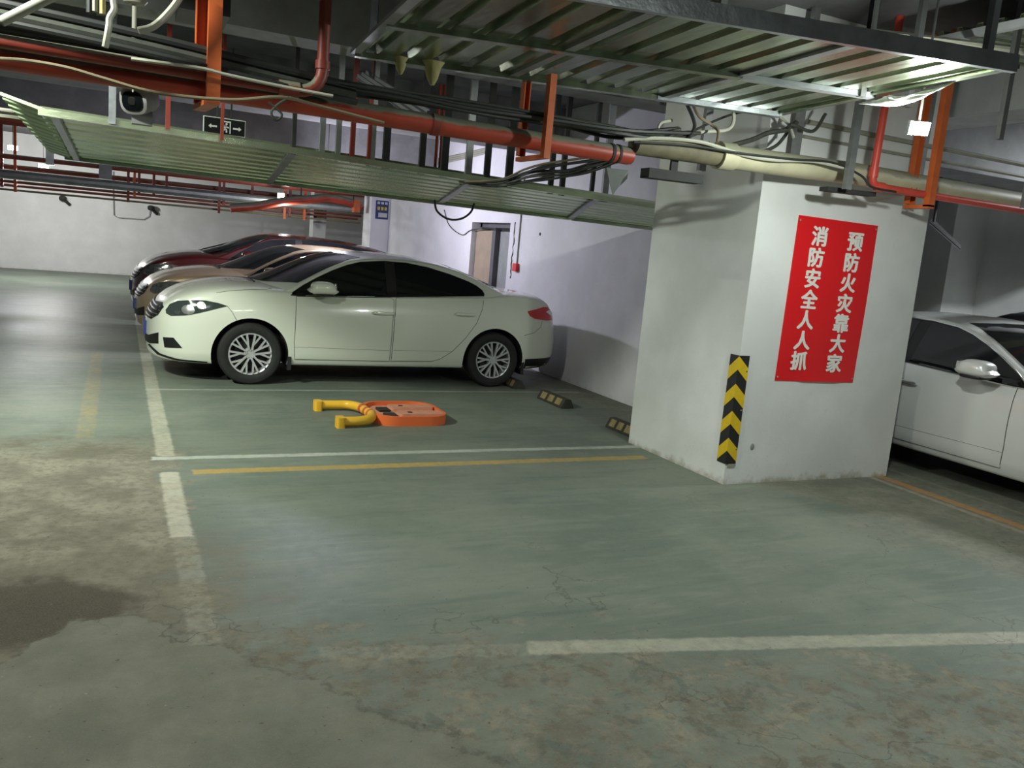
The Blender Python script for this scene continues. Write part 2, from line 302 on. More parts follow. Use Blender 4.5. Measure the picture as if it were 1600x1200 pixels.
# ------------------------------------------------------------------ mesh helpers
class MB:
    def __init__(s): s.v = []; s.f = []; s.mi = []
    def add(s, v, f, mi=0):
        n = len(s.v); s.v += [tuple(x) for x in v]; s.f += [tuple(i+n for i in q) for q in f]; s.mi += [mi]*len(f); return s
    def box(s, a, b, mi=0):
        (x0, y0, z0), (x1, y1, z1) = a, b
        v = [(x0, y0, z0), (x1, y0, z0), (x1, y1, z0), (x0, y1, z0), (x0, y0, z1), (x1, y0, z1), (x1, y1, z1), (x0, y1, z1)]
        return s.add(v, [(3, 2, 1, 0), (4, 5, 6, 7), (0, 1, 5, 4), (1, 2, 6, 5), (2, 3, 7, 6), (3, 0, 4, 7)], mi)
    def bar(s, p, q, w, h, up=(0, 0, 1), mi=0):
        p, q = Vector(p), Vector(q); d = (q-p).normalized(); up = Vector(up)
        if abs(d.dot(up)) > 0.98: up = Vector((0, 1, 0))
        a = d.cross(up).normalized()*w/2; b = a.cross(d).normalized()*h/2
        v = [p-a-b, p+a-b, p+a+b, p-a+b, q-a-b, q+a-b, q+a+b, q-a+b]
        return s.add(v, [(3, 2, 1, 0), (4, 5, 6, 7), (0, 1, 5, 4), (1, 2, 6, 5), (2, 3, 7, 6), (3, 0, 4, 7)], mi)
    def channel(s, p, q, w, d, t=0.004, face=(0, -1, 0)):
        """open steel channel: web towards `face`, two flanges"""
        p, q = Vector(p), Vector(q); ax = (q-p).normalized(); fc = Vector(face); fc = (fc-ax*fc.dot(ax)).normalized(); sd = ax.cross(fc)
        prof = [(-w/2, 0), (w/2, 0), (w/2, -d), (w/2-t, -d), (w/2-t, -t), (-w/2+t, -t), (-w/2+t, -d), (-w/2, -d)]
        v = [e+sd*a+fc*b for e in (p, q) for a, b in prof]; n = 8
        f = [(i, (i+1) % n, (i+1) % n+n, i+n) for i in range(n)]
        f += [(0, 1, 4, 5), (1, 2, 3, 4), (0, 5, 6, 7), (8, 13, 12, 9), (9, 12, 11, 10), (8, 15, 14, 13)]
        return s.add(v, f)
    def tube(s, pts, r, seg=10, mi=0, cap=True):
        pts = [Vector(p) for p in pts]; n = len(pts)
        rs = r if isinstance(r, (list, tuple)) else [r]*n
        T = []
        for i in range(n):
            a = pts[max(i-1, 0)]; b = pts[min(i+1, n-1)]; T.append((b-a).normalized())
        u = Vector((0, 0, 1)) if abs(T[0].z) < 0.9 else Vector((1, 0, 0))
        N = (u-T[0]*u.dot(T[0])).normalized(); v = []
        for i in range(n):
            N = (N-T[i]*N.dot(T[i])).normalized(); B = T[i].cross(N)
            v += [pts[i]+(N*math.cos(2*PI*k/seg)+B*math.sin(2*PI*k/seg))*rs[i] for k in range(seg)]
        f = [(i*seg+k, i*seg+(k+1) % seg, (i+1)*seg+(k+1) % seg, (i+1)*seg+k) for i in range(n-1) for k in range(seg)]
        if cap: f += [tuple(range(seg-1, -1, -1)), tuple(range((n-1)*seg, n*seg))]
        return s.add(v, f, mi)
    def lathe(s, prof, seg=32, axis='y', origin=(0, 0, 0), closed=False, mi=0):
        """prof: list of (r, a); a along axis"""
        o = Vector(origin); v = []
        for r, a in prof:
            for k in range(seg):
                c, d = r*math.cos(2*PI*k/seg), r*math.sin(2*PI*k/seg)
                v.append(o+(Vector((c, a, d)) if axis == 'y' else Vector((c, d, a)) if axis == 'z' else Vector((a, c, d))))
        n = len(prof); f = []
        for i in range(n if closed else n-1):
            j = (i+1) % n
            f += [(i*seg+k, i*seg+(k+1) % seg, j*seg+(k+1) % seg, j*seg+k) for k in range(seg)]
        if not closed: f += [tuple(range(seg)), tuple(range((n-1)*seg, n*seg))]
        return s.add(v, f, mi)
    def prism(s, poly, a, b, axis='y', mi=0):
        """extrude a 2D polygon between a and b along axis; poly coords are the other two axes in order"""
        def p3(p, t): return (t, p[0], p[1]) if axis == 'x' else (p[0], t, p[1]) if axis == 'y' else (p[0], p[1], t)
        n = len(poly); v = [p3(p, a) for p in poly]+[p3(p, b) for p in poly]
        f = [(i, (i+1) % n, (i+1) % n+n, i+n) for i in range(n)]+[tuple(range(n)), tuple(range(2*n-1, n-1, -1))]
        return s.add(v, f, mi)
    def blob(s, c, r, e=(1, 1), nu=16, nv=10, mi=0):
        """superellipsoid"""
        def sg(x, p): return math.copysign(abs(x)**p, x)
        v = []
        for j in range(1, nv):
            t = -PI/2+PI*j/nv
            for i in range(nu):
                ph = 2*PI*i/nu
                v.append((c[0]+r[0]*sg(math.cos(t), e[0])*sg(math.cos(ph), e[1]), c[1]+r[1]*sg(math.cos(t), e[0])*sg(math.sin(ph), e[1]), c[2]+r[2]*sg(math.sin(t), e[0])))
        n = len(v); v += [(c[0], c[1], c[2]-r[2]), (c[0], c[1], c[2]+r[2])]
        f = [(j*nu+i, j*nu+(i+1) % nu, (j+1)*nu+(i+1) % nu, (j+1)*nu+i) for j in range(nv-2) for i in range(nu)]
        f += [(n, (i+1) % nu, i) for i in range(nu)]+[(n+1, (nv-2)*nu+i, (nv-2)*nu+(i+1) % nu) for i in range(nu)]
        return s.add(v, f, mi)
    def xf(s, m):
        s.v = [tuple(m @ Vector(p)) for p in s.v]; return s
    def build(s, name, mats, parent=None, smooth=35, local=False, recalc=True):
        me = bpy.data.meshes.new(name)
        if parent is None and not local:
            a = np.array(s.v); lo, hi = a.min(0), a.max(0); org = Vector(((lo[0]+hi[0])/2, (lo[1]+hi[1])/2, lo[2]))
        elif parent is not None and not local: org = wloc(parent)
        else: org = Vector((0, 0, 0))
        me.from_pydata([tuple(Vector(p)-org) for p in s.v], [], s.f)
        me.polygons.foreach_set('material_index', s.mi)
        if recalc:
            bm = bmesh.new(); bm.from_mesh(me); bmesh.ops.recalc_face_normals(bm, faces=bm.faces); bm.to_mesh(me); bm.free()
        me.update()
        if smooth:
            me.polygons.foreach_set('use_smooth', [True]*len(me.polygons)); me.set_sharp_from_angle(angle=math.radians(smooth))
        for m in (mats if isinstance(mats, list) else [mats]): me.materials.append(m)
        o = bpy.data.objects.new(name, me); COL.objects.link(o)
        if parent is not None: o.parent = parent
        elif not local: o.location = org
        return o

def wloc(o):
    v = Vector((0, 0, 0))
    while o is not None: v += o.location; o = o.parent
    return v
def empty(name, loc=(0, 0, 0), rz=0.0):
    o = bpy.data.objects.new(name, None); COL.objects.link(o); o.location = loc; o.rotation_euler = (0, 0, rz); o.empty_display_size = 0.1
    return o
def tag(o, label, cat, group=None, kind=None):
    o['label'] = label; o['category'] = cat
    if group: o['group'] = group
    if kind: o['kind'] = kind
    return o
def struct(o): o['kind'] = 'structure'; return o
def at(px, py, Yv):
    d = RI*((px-800)/FPX)-UP*((py-600)/FPX)+_fw
    return Vector((0, 0, CAMH))+d*(Yv/d.y)
def atX(px, py, Xv):
    d = RI*((px-800)/FPX)-UP*((py-600)/FPX)+_fw
    return Vector((0, 0, CAMH))+d*(Xv/d.x)
def cat(pts, n=8):
    """Catmull-Rom through points"""
    p = [Vector(q) for q in pts]; p = [2*p[0]-p[1]]+p+[2*p[-1]-p[-2]]; out = []
    for i in range(1, len(p)-2):
        a, b, c, d = p[i-1:i+3]
        for k in range(n):
            t = k/n
            out.append(0.5*((2*b)+(c-a)*t+(2*a-5*b+4*c-d)*t*t+(-a+3*b-3*c+d)*t**3))
    return out+[p[-2]]
ORD = ['first', 'second', 'third', 'fourth', 'fifth', 'sixth', 'seventh', 'eighth', 'ninth', 'tenth', 'eleventh', 'twelfth', 'thirteenth', 'fourteenth', 'fifteenth', 'sixteenth']
# ------------------------------------------------------------------ cars
def pchip(tab):
    xs = np.array([a for a, b in tab], float); ys = np.array([b for a, b in tab], float)
    h = np.diff(xs); d = np.diff(ys)/h; m = np.zeros(len(xs))
    for i in range(1, len(xs)-1):
        if d[i-1]*d[i] > 0:
            w1, w2 = 2*h[i]+h[i-1], h[i]+2*h[i-1]; m[i] = (w1+w2)/(w1/d[i-1]+w2/d[i])
    m[0], m[-1] = d[0], d[-1]
    def f(x):
        x = min(max(x, xs[0]), xs[-1]); i = min(max(int(np.searchsorted(xs, x))-1, 0), len(h)-1)
        t = (x-xs[i])/h[i]
        return float((2*t**3-3*t*t+1)*ys[i]+(t**3-2*t*t+t)*h[i]*m[i]+(-2*t**3+3*t*t)*ys[i+1]+(t**3-t*t)*h[i]*m[i+1])
    return f

BASE = dict(
    L=4.58, wheels=(0.955, 3.655), wr=0.316, arch=0.378, wz=0.305,
    w=[(0, .20), (.02, .33), (.05, .46), (.10, .59), (.15, .675), (.2, .735), (.3, .808), (.4, .848), (.55, .88), (.7, .894), (1.0, .903), (2.3, .905), (3.9, .898), (4.15, .875), (4.35, .835), (4.46, .77), (4.54, .65), (4.58, .45)],
    zb=[(0, .34), (.01, .27), (.03, .235), (.08, .215), (.3, .2), (.6, .195), (1.0, .2), (3.7, .21), (4.2, .215), (4.4, .25), (4.5, .30), (4.55, .36), (4.58, .42)],
    zc=[(0, .575), (.03, .64), (.06, .69), (.1, .745), (.15, .795), (.21, .845), (.4, .935), (.6, .985), (.83, 1.02), (1.0, 1.03), (1.3, 1.02), (3.5, 1.04), (3.8, 1.115), (3.96, 1.115), (4.17, 1.10), (4.29, 1.075), (4.37, 1.03), (4.43, .95), (4.49, .87), (4.53, .77), (4.565, .63), (4.58, .55)],
    zs=[(0, .50), (.05, .60), (.1, .66), (.2, .735), (.35, .805), (.6, .87), (.8, .895), (1.0, .91), (1.3, .92), (2, .945), (3, .985), (3.5, 1.01), (3.9, 1.03), (4.2, 1.02), (4.33, .97), (4.42, .87), (4.5, .72), (4.58, .5)],
    ct=[(.92, .98), (1.05, 1.035), (1.25, 1.12), (1.52, 1.25), (1.75, 1.345), (2.0, 1.40), (2.3, 1.422), (2.64, 1.42), (2.9, 1.40), (3.14, 1.36), (3.4, 1.29), (3.6, 1.225), (3.8, 1.15), (3.96, 1.09), (4.08, 1.02)],
    ce=[(.92, .86), (1.15, .93), (1.30, .985), (1.46, 1.062), (1.62, 1.15), (1.80, 1.245), (2.0, 1.325), (2.3, 1.372), (2.6, 1.380), (2.9, 1.362), (3.2, 1.305), (3.45, 1.215), (3.65, 1.125), (3.82, 1.05), (4.08, .95)],
    tumble=.50, cw=0.02,
    dlo=[(1.335, .930), (1.36, .962), (1.48, 1.045), (1.62, 1.125), (1.78, 1.205), (1.95, 1.275), (2.10, 1.318), (2.36, 1.346), (2.61, 1.345), (2.86, 1.315), (3.12, 1.255), (3.34, 1.188), (3.43, 1.148), (3.492, 1.105), (3.515, 1.065), (3.508, 1.038), (3.0, 1.005), (2.4, .968), (1.9, .944), (1.42, .926)],
    bpil=2.42,
)
def side_g(z, zb, zs):
    t = (z-zb)/max(zs-zb, 1e-4)
    return float(np.interp(t, [0, .08, .2, .35, .5, .65, .8, .92, 1], [.955, .975, .985, .996, 1, .998, .985, .962, .935]))
def body_section(u, F):
    w, zb, zc, zs = F['w'](u), F['zb'](u), F['zc'](u), F['zs'](u)
    zs = min(zs, zc-.02); pts = [(0, zb)]
    yb = w*side_g(zb, zb, zs); r = min(.05, (zs-zb)*.3)
    for t in (.35, .7): pts.append((t*(yb-r), zb))
    for k in range(4):
        a = PI/2*k/3; pts.append((yb-r+r*math.sin(a), zb+r-r*math.cos(a)))
    for k in range(1, 17):
        z = zb+r+(zs-zb-r)*k/16; pts.append((w*side_g(z, zb, zs), z))
    ys = pts[-1][1-1]; n = 2.6
    for k in range(1, 17):
        a = PI/2*k/16
        pts.append((ys*max(math.cos(a), 0)**(2/n), zs+(zc-zs)*math.sin(a)**(2/n)))
    pts[-1] = (0, zc)
    return pts
def cab_section(u, F, P):
    zt, ze = F['ct'](u), F['ce'](u); ze = min(ze, zt-.004)
    zs = F['zs'](u); z0 = zs-.06
    y0 = F['w'](u)*.935-P['cw']; pts = [(0, z0)]
    ze = max(ze, z0+.01); zt = max(zt, ze+.004)
    def ys(z): return y0-(z-zs)*P['tumble']-max(0, z-zs)**2*.12
    rz = min(.035, (ze-z0)*.4)
    for k in range(0, 11):
        z = z0+(ze-rz-z0)*k/10; pts.append((ys(z), z))
    yl = pts[-1][0]; ye = ys(ze)-.045
    for k in range(1, 5):                 # rounded roof rail
        t = k/4; a = PI/2*t
        pts.append((yl+(ye-yl)*(1-math.cos(a)), (ze-rz)+rz*math.sin(a)*1.0))
    yl2, zl2 = pts[-1]
    for k in range(1, 13):
        t = k/12; pts.append((yl2*(1-t), zl2+(zt-zl2)*(1-(1-t)**2.2)))
    return pts
def loft(mb, stations, secf, mi=0):
    rings = []
    for u in stations:
        h = secf(u); ring = [(u, -y, z) for y, z in h]+[(u, y, z) for y, z in reversed(h[1:-1])]
        rings.append(ring)
    n = len(rings[0]); v = [p for r in rings for p in r]
    f = [(i*n+k, (i+1)*n+k, (i+1)*n+(k+1) % n, i*n+(k+1) % n) for i in range(len(rings)-1) for k in range(n)]
    f += [tuple(range(n)), tuple(range((len(rings)-1)*n+n-1, (len(rings)-1)*n-1, -1))]
    return mb.add(v, f, mi)

class Skin:
    """car skin to lay panes, lamps and seams on"""
    def __init__(s, verts, faces):
        s.b = BVHTree.FromPolygons(verts, faces)
    def hit(s, p2, axis, side):
        if axis == 'y': o, d = Vector((p2[0], side*3, p2[1])), Vector((0, -side, 0))
        elif axis == 'x': o, d = Vector((-3 if side < 0 else 8, p2[0], p2[1])), Vector((1 if side < 0 else -1, 0, 0))
        else: o, d = Vector((p2[0], p2[1], 4)), Vector((0, 0, -1))
        h = s.b.ray_cast(o, d)
        if h[0] is None: h = s.b.find_nearest(o+d*2.2)
        n = h[1]
        if n.dot(d) > 0: n = -n
        return h[0], n, d
    def patch(s, poly, axis='y', side=-1, off=.004, thick=.012, grid=.035):
        P = []
        for i, a in enumerate(poly):
            b = poly[(i+1) % len(poly)]; k = max(1, int(math.dist(a, b)/grid))
            P += [(a[0]+(b[0]-a[0])*j/k, a[1]+(b[1]-a[1])*j/k) for j in range(k)]
        nb = len(P)
        def inside(x, y):
            c = False; j = nb-1
            for i in range(nb):
                if (P[i][1] > y) != (P[j][1] > y) and x < (P[j][0]-P[i][0])*(y-P[i][1])/(P[j][1]-P[i][1])+P[i][0]: c = not c
                j = i
            return c
        xs = [p[0] for p in P]; ys = [p[1] for p in P]; pts = [Vector(p) for p in P]
        for x in np.arange(min(xs)+grid/2, max(xs), grid):
            for y in np.arange(min(ys)+grid/2, max(ys), grid):
                if inside(x, y) and min((p[0]-x)**2+(p[1]-y)**2 for p in P) > (grid*.45)**2: pts.append(Vector((x, y)))
        vo, _, fo, *_ = delaunay_2d_cdt(pts, [], [list(range(nb))], 1, 1e-6)
        top, bot = [], []
        for p in vo:
            h, n, d = s.hit(p, axis, side); n = (n*.6-d*.4).normalized()
            top.append(h+n*off); bot.append(h+n*(off-thick))
        n = len(vo); ec = {}
        for f in fo:
            for a, b in zip(f, list(f[1:])+[f[0]]): ec[(a, b)] = 1
        F = [tuple(f) for f in fo]+[tuple(i+n for i in reversed(f)) for f in fo]
        F += [(a, a+n, b+n, b) for (a, b) in ec if (b, a) not in ec]
        return MB().add(top+bot, F)
    def seam(s, pts, r=.0035, lift=0.0, step=.04):
        out = []
        for a, b in zip(pts[:-1], pts[1:]):
            a, b = Vector(a), Vector(b); k = max(1, int((b-a).length/step))
            out += [a.lerp(b, j/k) for j in range(k)]
        out.append(Vector(pts[-1])); q = []
        for p in out:
            h = s.b.find_nearest(p); q.append(h[0]+h[1]*lift)
        return MB().tube(q, r, 6)
    def side_line(s, pts, side, r=.0035, lift=0.0):
        q = []
        for a, b in zip(pts[:-1], pts[1:]):
            k = max(1, int(math.dist(a, b)/.04))
            for j in range(k):
                h, n, d = s.hit((a[0]+(b[0]-a[0])*j/k, a[1]+(b[1]-a[1])*j/k), 'y', side); q.append(h+n*lift)
        h, n, d = s.hit(pts[-1], 'y', side); q.append(h+n*lift)
        return MB().tube(q, r, 6)

WHEELS = {}
def wheel_parts(style):
    """tyre with rim, brake disc and hub; outer face towards -y, centre at the hub"""
    if style in WHEELS: return WHEELS[style]
    R = .316
    t = MB().lathe([(.205, -.078), (.225, -.098), (.262, -.106), (.295, -.100), (.312, -.082), (R, -.05), (R, .05), (.312, .082), (.295, .1), (.262, .106), (.225, .098), (.205, .078)], 56, closed=True)
    for a in (-.055, 0, .055): pass
    tire = t.build('wheel', M['tire'], local=True)
    rim = MB().lathe([(.212, -.094), (.216, -.086), (.207, -.07), (.20, .08), (.194, .08), (.196, -.06), (.199, -.088)], 56, closed=True)
    n = 10
    for k in range(n):
        a = 2*PI*(k//2)/(n//2)+(.20 if k % 2 else -.20)+.31
        a2 = 2*PI*(k//2)/(n//2)+(.40 if k % 2 else -.40)+.31 if style == 'split' else a
        def pt(r, ang, y): return Vector((r*math.cos(ang), y, r*math.sin(ang)))
        a0 = 2*PI*(k//2)/(n//2)+(.26 if k % 2 else -.26)+.31
        rim.bar(pt(.045, a0+(.10 if k % 2 else -.10), -.080), pt(.205, a, -.088), .019, .030, up=(0, 1, 0))
        if style == 'split': rim.bar(pt(.092, a0, -.082), pt(.205, a2+(.08 if k % 2 else -.08), -.087), .017, .026, up=(0, 1, 0))
    rim.lathe([(.012, -.086), (.050, -.086), (.058, -.074), (.062, .03), (.012, .03)], 28)
    for k in range(5):
        a = 2*PI*k/5+PI/2; rim.lathe([(.009, -.094), (.011, -.086), (.011, -.08)], 8, origin=(.038*math.cos(a), 0, .038*math.sin(a)))
    ro = rim.build('rim', M['alloy'], parent=tire, local=True)
    d = MB().lathe([(.02, -.02), (.15, -.02), (.15, .0), (.02, .0)], 36).lathe([(.02, .035), (.197, .035), (.197, .05), (.02, .05)], 36)
    do = d.build('brake_disc', M['disc'], parent=tire, local=True)
    nuts = MB()
    for k in range(5):
        a = 2*PI*k/5+PI/2; nuts.lathe([(.012, -.0895), (.012, -.06)], 10, origin=(.040*math.cos(a), 0, .040*math.sin(a)))
    no = nuts.build('wheel_bolts', M['trim'], parent=tire, local=True)
    WHEELS[style] = [tire, ro, do, no]; tire['_free'] = 1
    return WHEELS[style]
def put_wheel(style, parent, loc, flip, scale):
    src = wheel_parts(style)
    if src[0].get('_free'):
        root = src[0]; del root['_free']
    else:
        root = src[0].copy(); COL.objects.link(root)
        for ch in src[1:]:
            c = ch.copy(); COL.objects.link(c); c.parent = root
    root.parent = parent; root.location = loc; root.rotation_euler = (0, 0, PI if flip else 0); root.scale = (scale, 1, scale)
    return root

def scaled(P, su=1, sz=1, sw=1, **over):
    Q = dict(P)
    for k in ('zb', 'zc', 'zs', 'ct', 'ce', 'dlo'): Q[k] = [(a*su, b*sz) for a, b in P[k]]
    Q['w'] = [(a*su, b*sw) for a, b in P['w']]
    Q['L'] = P['L']*su; Q['wheels'] = tuple(a*su for a in P['wheels']); Q['bpil'] = P['bpil']*su
    Q['su'], Q['sz'], Q['sw'] = su, sz, sw
    Q.update(over); return Q

def make_car(name, P, paint, loc, rz, label, detail=2, style='split', chrome_dlo=False, lights=None):
    su, sz, sw = P.get('su', 1), P.get('sz', 1), P.get('sw', 1)
    root = empty(name, loc, rz); tag(root, label, 'car')
    F = {k: pchip(P[k]) for k in ('w', 'zb', 'zc', 'zs', 'ct', 'ce')}
    L = P['L']
    dense = [0, .006, .015, .03, .045, .06, .08, .1, .125, .15, .18, .21, .25, .3, .36, .43, .5, .58]
    st = [a*su for a in dense]+list(np.arange(.66*su, 4.05*su, .07))+[L-.5*su+ .5*su*(1-(1-t)**1.9) for t in np.linspace(0, 1, 22)]
    lower = MB(); loft(lower, sorted(set(round(a, 4) for a in st)), lambda u: body_section(u, F))
    me = bpy.data.meshes.new('body'); me.from_pydata(lower.v, [], lower.f)
    ob = bpy.data.objects.new('body', me); COL.objects.link(ob)
    bm = bmesh.new(); bm.from_mesh(me); bmesh.ops.recalc_face_normals(bm, faces=bm.faces); bm.to_mesh(me); bm.free()
    cuts = []
    for u in P['wheels']:
        for sd in (-1, 1):
            c = MB().lathe([(P['arch'], sd*.60), (P['arch'], sd*1.2)], 48, origin=(u, 0, P['wz']))
            k = c.build('cut', M['trim'], local=True, smooth=0); cuts.append(k)
            md = ob.modifiers.new('b', 'BOOLEAN'); md.operation = 'DIFFERENCE'; md.object = k; md.solver = 'EXACT'
    dg = bpy.context.evaluated_depsgraph_get(); dg.update()
    m2 = bpy.data.meshes.new_from_object(ob.evaluated_get(dg))
    lv = [tuple(v.co) for v in m2.vertices]; lf = [tuple(p.vertices) for p in m2.polygons]
    bpy.data.objects.remove(ob)
    for k in cuts: bpy.data.objects.remove(k)
    body = MB(); body.add(lv, lf)
    for i, f in enumerate(body.f):              # wheel housings and floor pan are dark
        for u in P['wheels']:
            if all(math.hypot(body.v[j][0]-u, body.v[j][2]-P['wz']) < P['arch']+.004 for j in f): body.mi[i] = 1
        if all(body.v[j][2] < F['zb'](body.v[j][0])+.004 for j in f): body.mi[i] = 1
    cabin = MB(); loft(cabin, np.concatenate([np.linspace(P['ct'][0][0], P['ct'][-1][0], 74)]), lambda u: cab_section(u, F, P))
    sk = Skin(body.v+cabin.v, body.f+[tuple(i+len(body.v) for i in f) for f in cabin.f])
    body.add(cabin.v, cabin.f)
    body.build('body', [paint, M['lining']], root, local=True, smooth=38)
    def B(mb, nm, m, parent=root, smooth=40): return mb.build(nm, m, parent, local=True, smooth=smooth)
    U = lambda pts: [(a*su, b*sz) for a, b in pts]
    D = P['dlo']
    # panes
    def clip(poly, x, keep_left):
        out = []
        for a, b in zip(poly, poly[1:]+poly[:1]):
            ia = (a[0] < x) == keep_left; ib = (b[0] < x) == keep_left
            if ia: out.append(a)
            if ia != ib:
                t = (x-a[0])/(b[0]-a[0]); out.append((x, a[1]+(b[1]-a[1])*t))
        return out
    def shrink(poly, d):
        cx = sum(p[0] for p in poly)/len(poly); cz = sum(p[1] for p in poly)/len(poly)
        return [(a+(cx-a)*d, b+(cz-b)*d*1.6) for a, b in poly]
    bp = P['bpil']
    for sd in (-1, 1):
        B(sk.patch(D, 'y', sd, .004), 'window_surround', M['trim'])
        B(sk.patch(shrink(clip(D, bp-.035, True), .035), 'y', sd, .007), 'side_window', M['glass'])
        B(sk.patch(shrink(clip(D, bp+.035, False), .035), 'y', sd, .007), 'side_window', M['glass'])
        if chrome_dlo: B(sk.side_line(D+[D[0]], sd, .008, .006), 'chrome_window_trim', M['chrome'])
    zb0, zt0 = 1.045*sz, 1.375*sz
    if 'wsz' in P: zb0, zt0 = P['wsz']
    yb, yt = .70*sw, .53*sw
    ws = [(-yb, zb0+.01), (-yb*.6, zb0-.012), (0, zb0-.016), (yb*.6, zb0-.012), (yb, zb0+.01), (yt*1.10, (zb0+3*zt0)/4), (yt*.96, zt0-.012), (yt*.5, zt0+.008), (0, zt0+.012), (-yt*.5, zt0+.008), (-yt*.96, zt0-.012), (-yt*1.10, (zb0+3*zt0)/4)]
    B(sk.patch(ws, 'x', -1, .005), 'windshield', M['windshield'])
    rw = [(-.62*sw, 1.13*sz), (0, 1.12*sz), (.62*sw, 1.13*sz), (.50*sw, 1.33*sz), (0, 1.35*sz), (-.50*sw, 1.33*sz)]
    B(sk.patch(rw, 'x', 1, .005), 'rear_window', M['windshield'])
    # wheels
    for u in P['wheels']:
        for sd in (-1, 1):
            put_wheel(style, root, (u, sd*(.905*sw-.115), P['wr']), sd > 0, P['wr']/.316)
    # wipers
    B(sk.seam([(1.02*su, -.5*sw, 1.06*sz), (1.0*su, -.1, 1.05*sz)], .010, .012), 'wiper', M['trim'])
    # head and tail lamps
    hl = U([(.165, .705), (.20, .765), (.27, .805), (.38, .826), (.52, .832), (.64, .815), (.72, .792), (.61, .757), (.45, .705), (.34, .675), (.21, .655), (.17, .672)]) if lights is None else lights['head']
    tl = U([(4.045, .898), (4.16, .925), (4.27, .955), (4.34, .955), (4.43, .90), (4.47, .855), (4.44, .800), (4.30, .800), (4.15, .815), (4.08, .845)])
    hc = (sum(p[0] for p in hl)/len(hl), sum(p[1] for p in hl)/len(hl))
    for sd in (-1, 1):
        h = B(sk.patch(hl, 'y', sd, .006, grid=.025), 'headlight', P.get('lens') or M['lens'])
        dx = (max(p[0] for p in hl)-min(p[0] for p in hl)); dz = (max(p[1] for p in hl)-min(p[1] for p in hl))
        for (ox, oz, ax, az) in ((-.05, -.10, .12, .26), (.16, .12, .08, .20), (-.22, -.2, .05, .13)):
            q = [(hc[0]+dx*(ox+ax*math.cos(t)*(1 if abs(math.cos(t)) < .8 else .9)), hc[1]+dz*(oz+az*math.sin(t)+ox*.35)) for t in np.linspace(0, 2*PI, 12, endpoint=False)]
            B(sk.patch(q, 'y', sd, .010, grid=.02), 'lamp_reflector', M['reflector'], h)
        if detail > 0:
            t = B(sk.patch(tl, 'y', sd, .008, grid=.03), 'tail_lamp', M['tail'])
            q = U([(4.31, .90), (4.38, .925), (4.45, .865), (4.40, .85)])
            B(sk.patch(q, 'y', sd, .012, grid=.02), 'reversing_lamp', M['white_ink'], t)
    # mouth of the car
    zf = lambda a: a*sz
    gr = [(-.62*sw, zf(.73)), (-.56*sw, zf(.64)), (-.42*sw, zf(.585)), (.42*sw, zf(.585)), (.56*sw, zf(.64)), (.62*sw, zf(.73)), (.50*sw, zf(.765)), (0, zf(.735)), (-.50*sw, zf(.765))]
    g = B(sk.patch(gr, 'x', -1, .006, grid=.03), 'grille', M['trim'])
    for kk, zz in enumerate((.61, .65, .69, .725)):
        ww = (.46, .55, .59, .55)[kk]*sw
        q = [(-ww, zf(zz)-.006), (ww, zf(zz)-.006), (ww, zf(zz)+.006), (-ww, zf(zz)+.006)]
        B(sk.patch(q, 'x', -1, .012, grid=.02), 'grille_bar', M['chrome'], g)
    lo = [(-.60*sw, zf(.47)), (-.60*sw, zf(.36)), (-.4*sw, zf(.335)), (.4*sw, zf(.335)), (.60*sw, zf(.36)), (.60*sw, zf(.47)), (.35*sw, zf(.41)), (-.35*sw, zf(.41))]
    B(sk.patch(lo, 'x', -1, .005, grid=.035), 'lower_intake', M['trim'])
    B(MB().box((-.022, -.22, zf(.40)), (.004, .22, zf(.54))), 'number_plate', M['plate'])
    fg = U([(.145, .435), (.235, .445), (.315, .35), (.16, .335)])
    for sd in (-1, 1): B(sk.patch(fg, 'y', sd, .006, grid=.025), 'fog_lamp_recess', M['trim'])
    if detail > 0:
        for sd in (-1, 1):
            f0 = [(1.395, .922), (2.4, .962), (2.435, .94), (2.42, .72), (2.415, .275), (1.40, .275), (1.385, .45), (1.388, .75)]
            r0 = [(2.46, .965), (3.0, .995), (3.49, 1.02), (3.47, .90), (3.40, .73), (3.28, .56), (3.13, .40), (3.0, .315), (2.9, .285), (2.435, .278), (2.44, .72), (2.455, .94)]
            for nm, q, hx, hz in (('front', f0, 2.31, .80), ('rear', r0, 3.25, .83)):
                q = U(q)
                d = B(sk.patch(q, 'y', sd, .003, .010, grid=.05), 'door', paint)
                B(sk.side_line(q+[q[0]], sd, .0028, .002), 'door_seal', M['seam'], d)
                hp, n, _ = sk.hit((hx*su, hz*sz), 'y', sd)
                cup = MB().lathe([(.002, -.001), (.046, -.001), (.052, .004), (.048, .010), (.002, .012)], 24)
                hd = MB().blob((hx*su, hp.y+sd*.030, hz*sz), (.118, .016, .017), (.5, .5), 20, 8)
                hd.box((hx*su-.10, hp.y-.004, hz*sz-.012), (hx*su-.075, hp.y+sd*.03+.004, hz*sz+.012)) if sd > 0 else hd.box((hx*su-.10, hp.y-.034, hz*sz-.012), (hx*su-.075, hp.y+.004, hz*sz+.012))
                B(hd, 'door_handle', paint if not chrome_dlo else M['chrome'], d)
                q2 = [(hx*su+.052*math.cos(t), hz*sz+.048*math.sin(t)) for t in np.linspace(0, 2*PI, 18, endpoint=False)]
                B(sk.patch(q2, 'y', sd, .0045, .006, grid=.03), 'handle_cup', M['seam'] if False else paint, d)
            # crease shade drawn as dark lines above the sill, and fender seams
            B(sk.side_line(U([(1.39, .405), (1.9, .40), (2.41, .395)]), sd, .002, .002), 'door_crease_shade', M['seam'])
            B(sk.side_line(U([(2.45, .40), (2.8, .402), (3.14, .405)]), sd, .002, .002), 'door_crease_shade', M['seam'])
            B(sk.side_line(U([(.72, .79), (.765, .735), (.81, .655)]), sd, .0022, .001), 'bumper_seam', M['seam'])
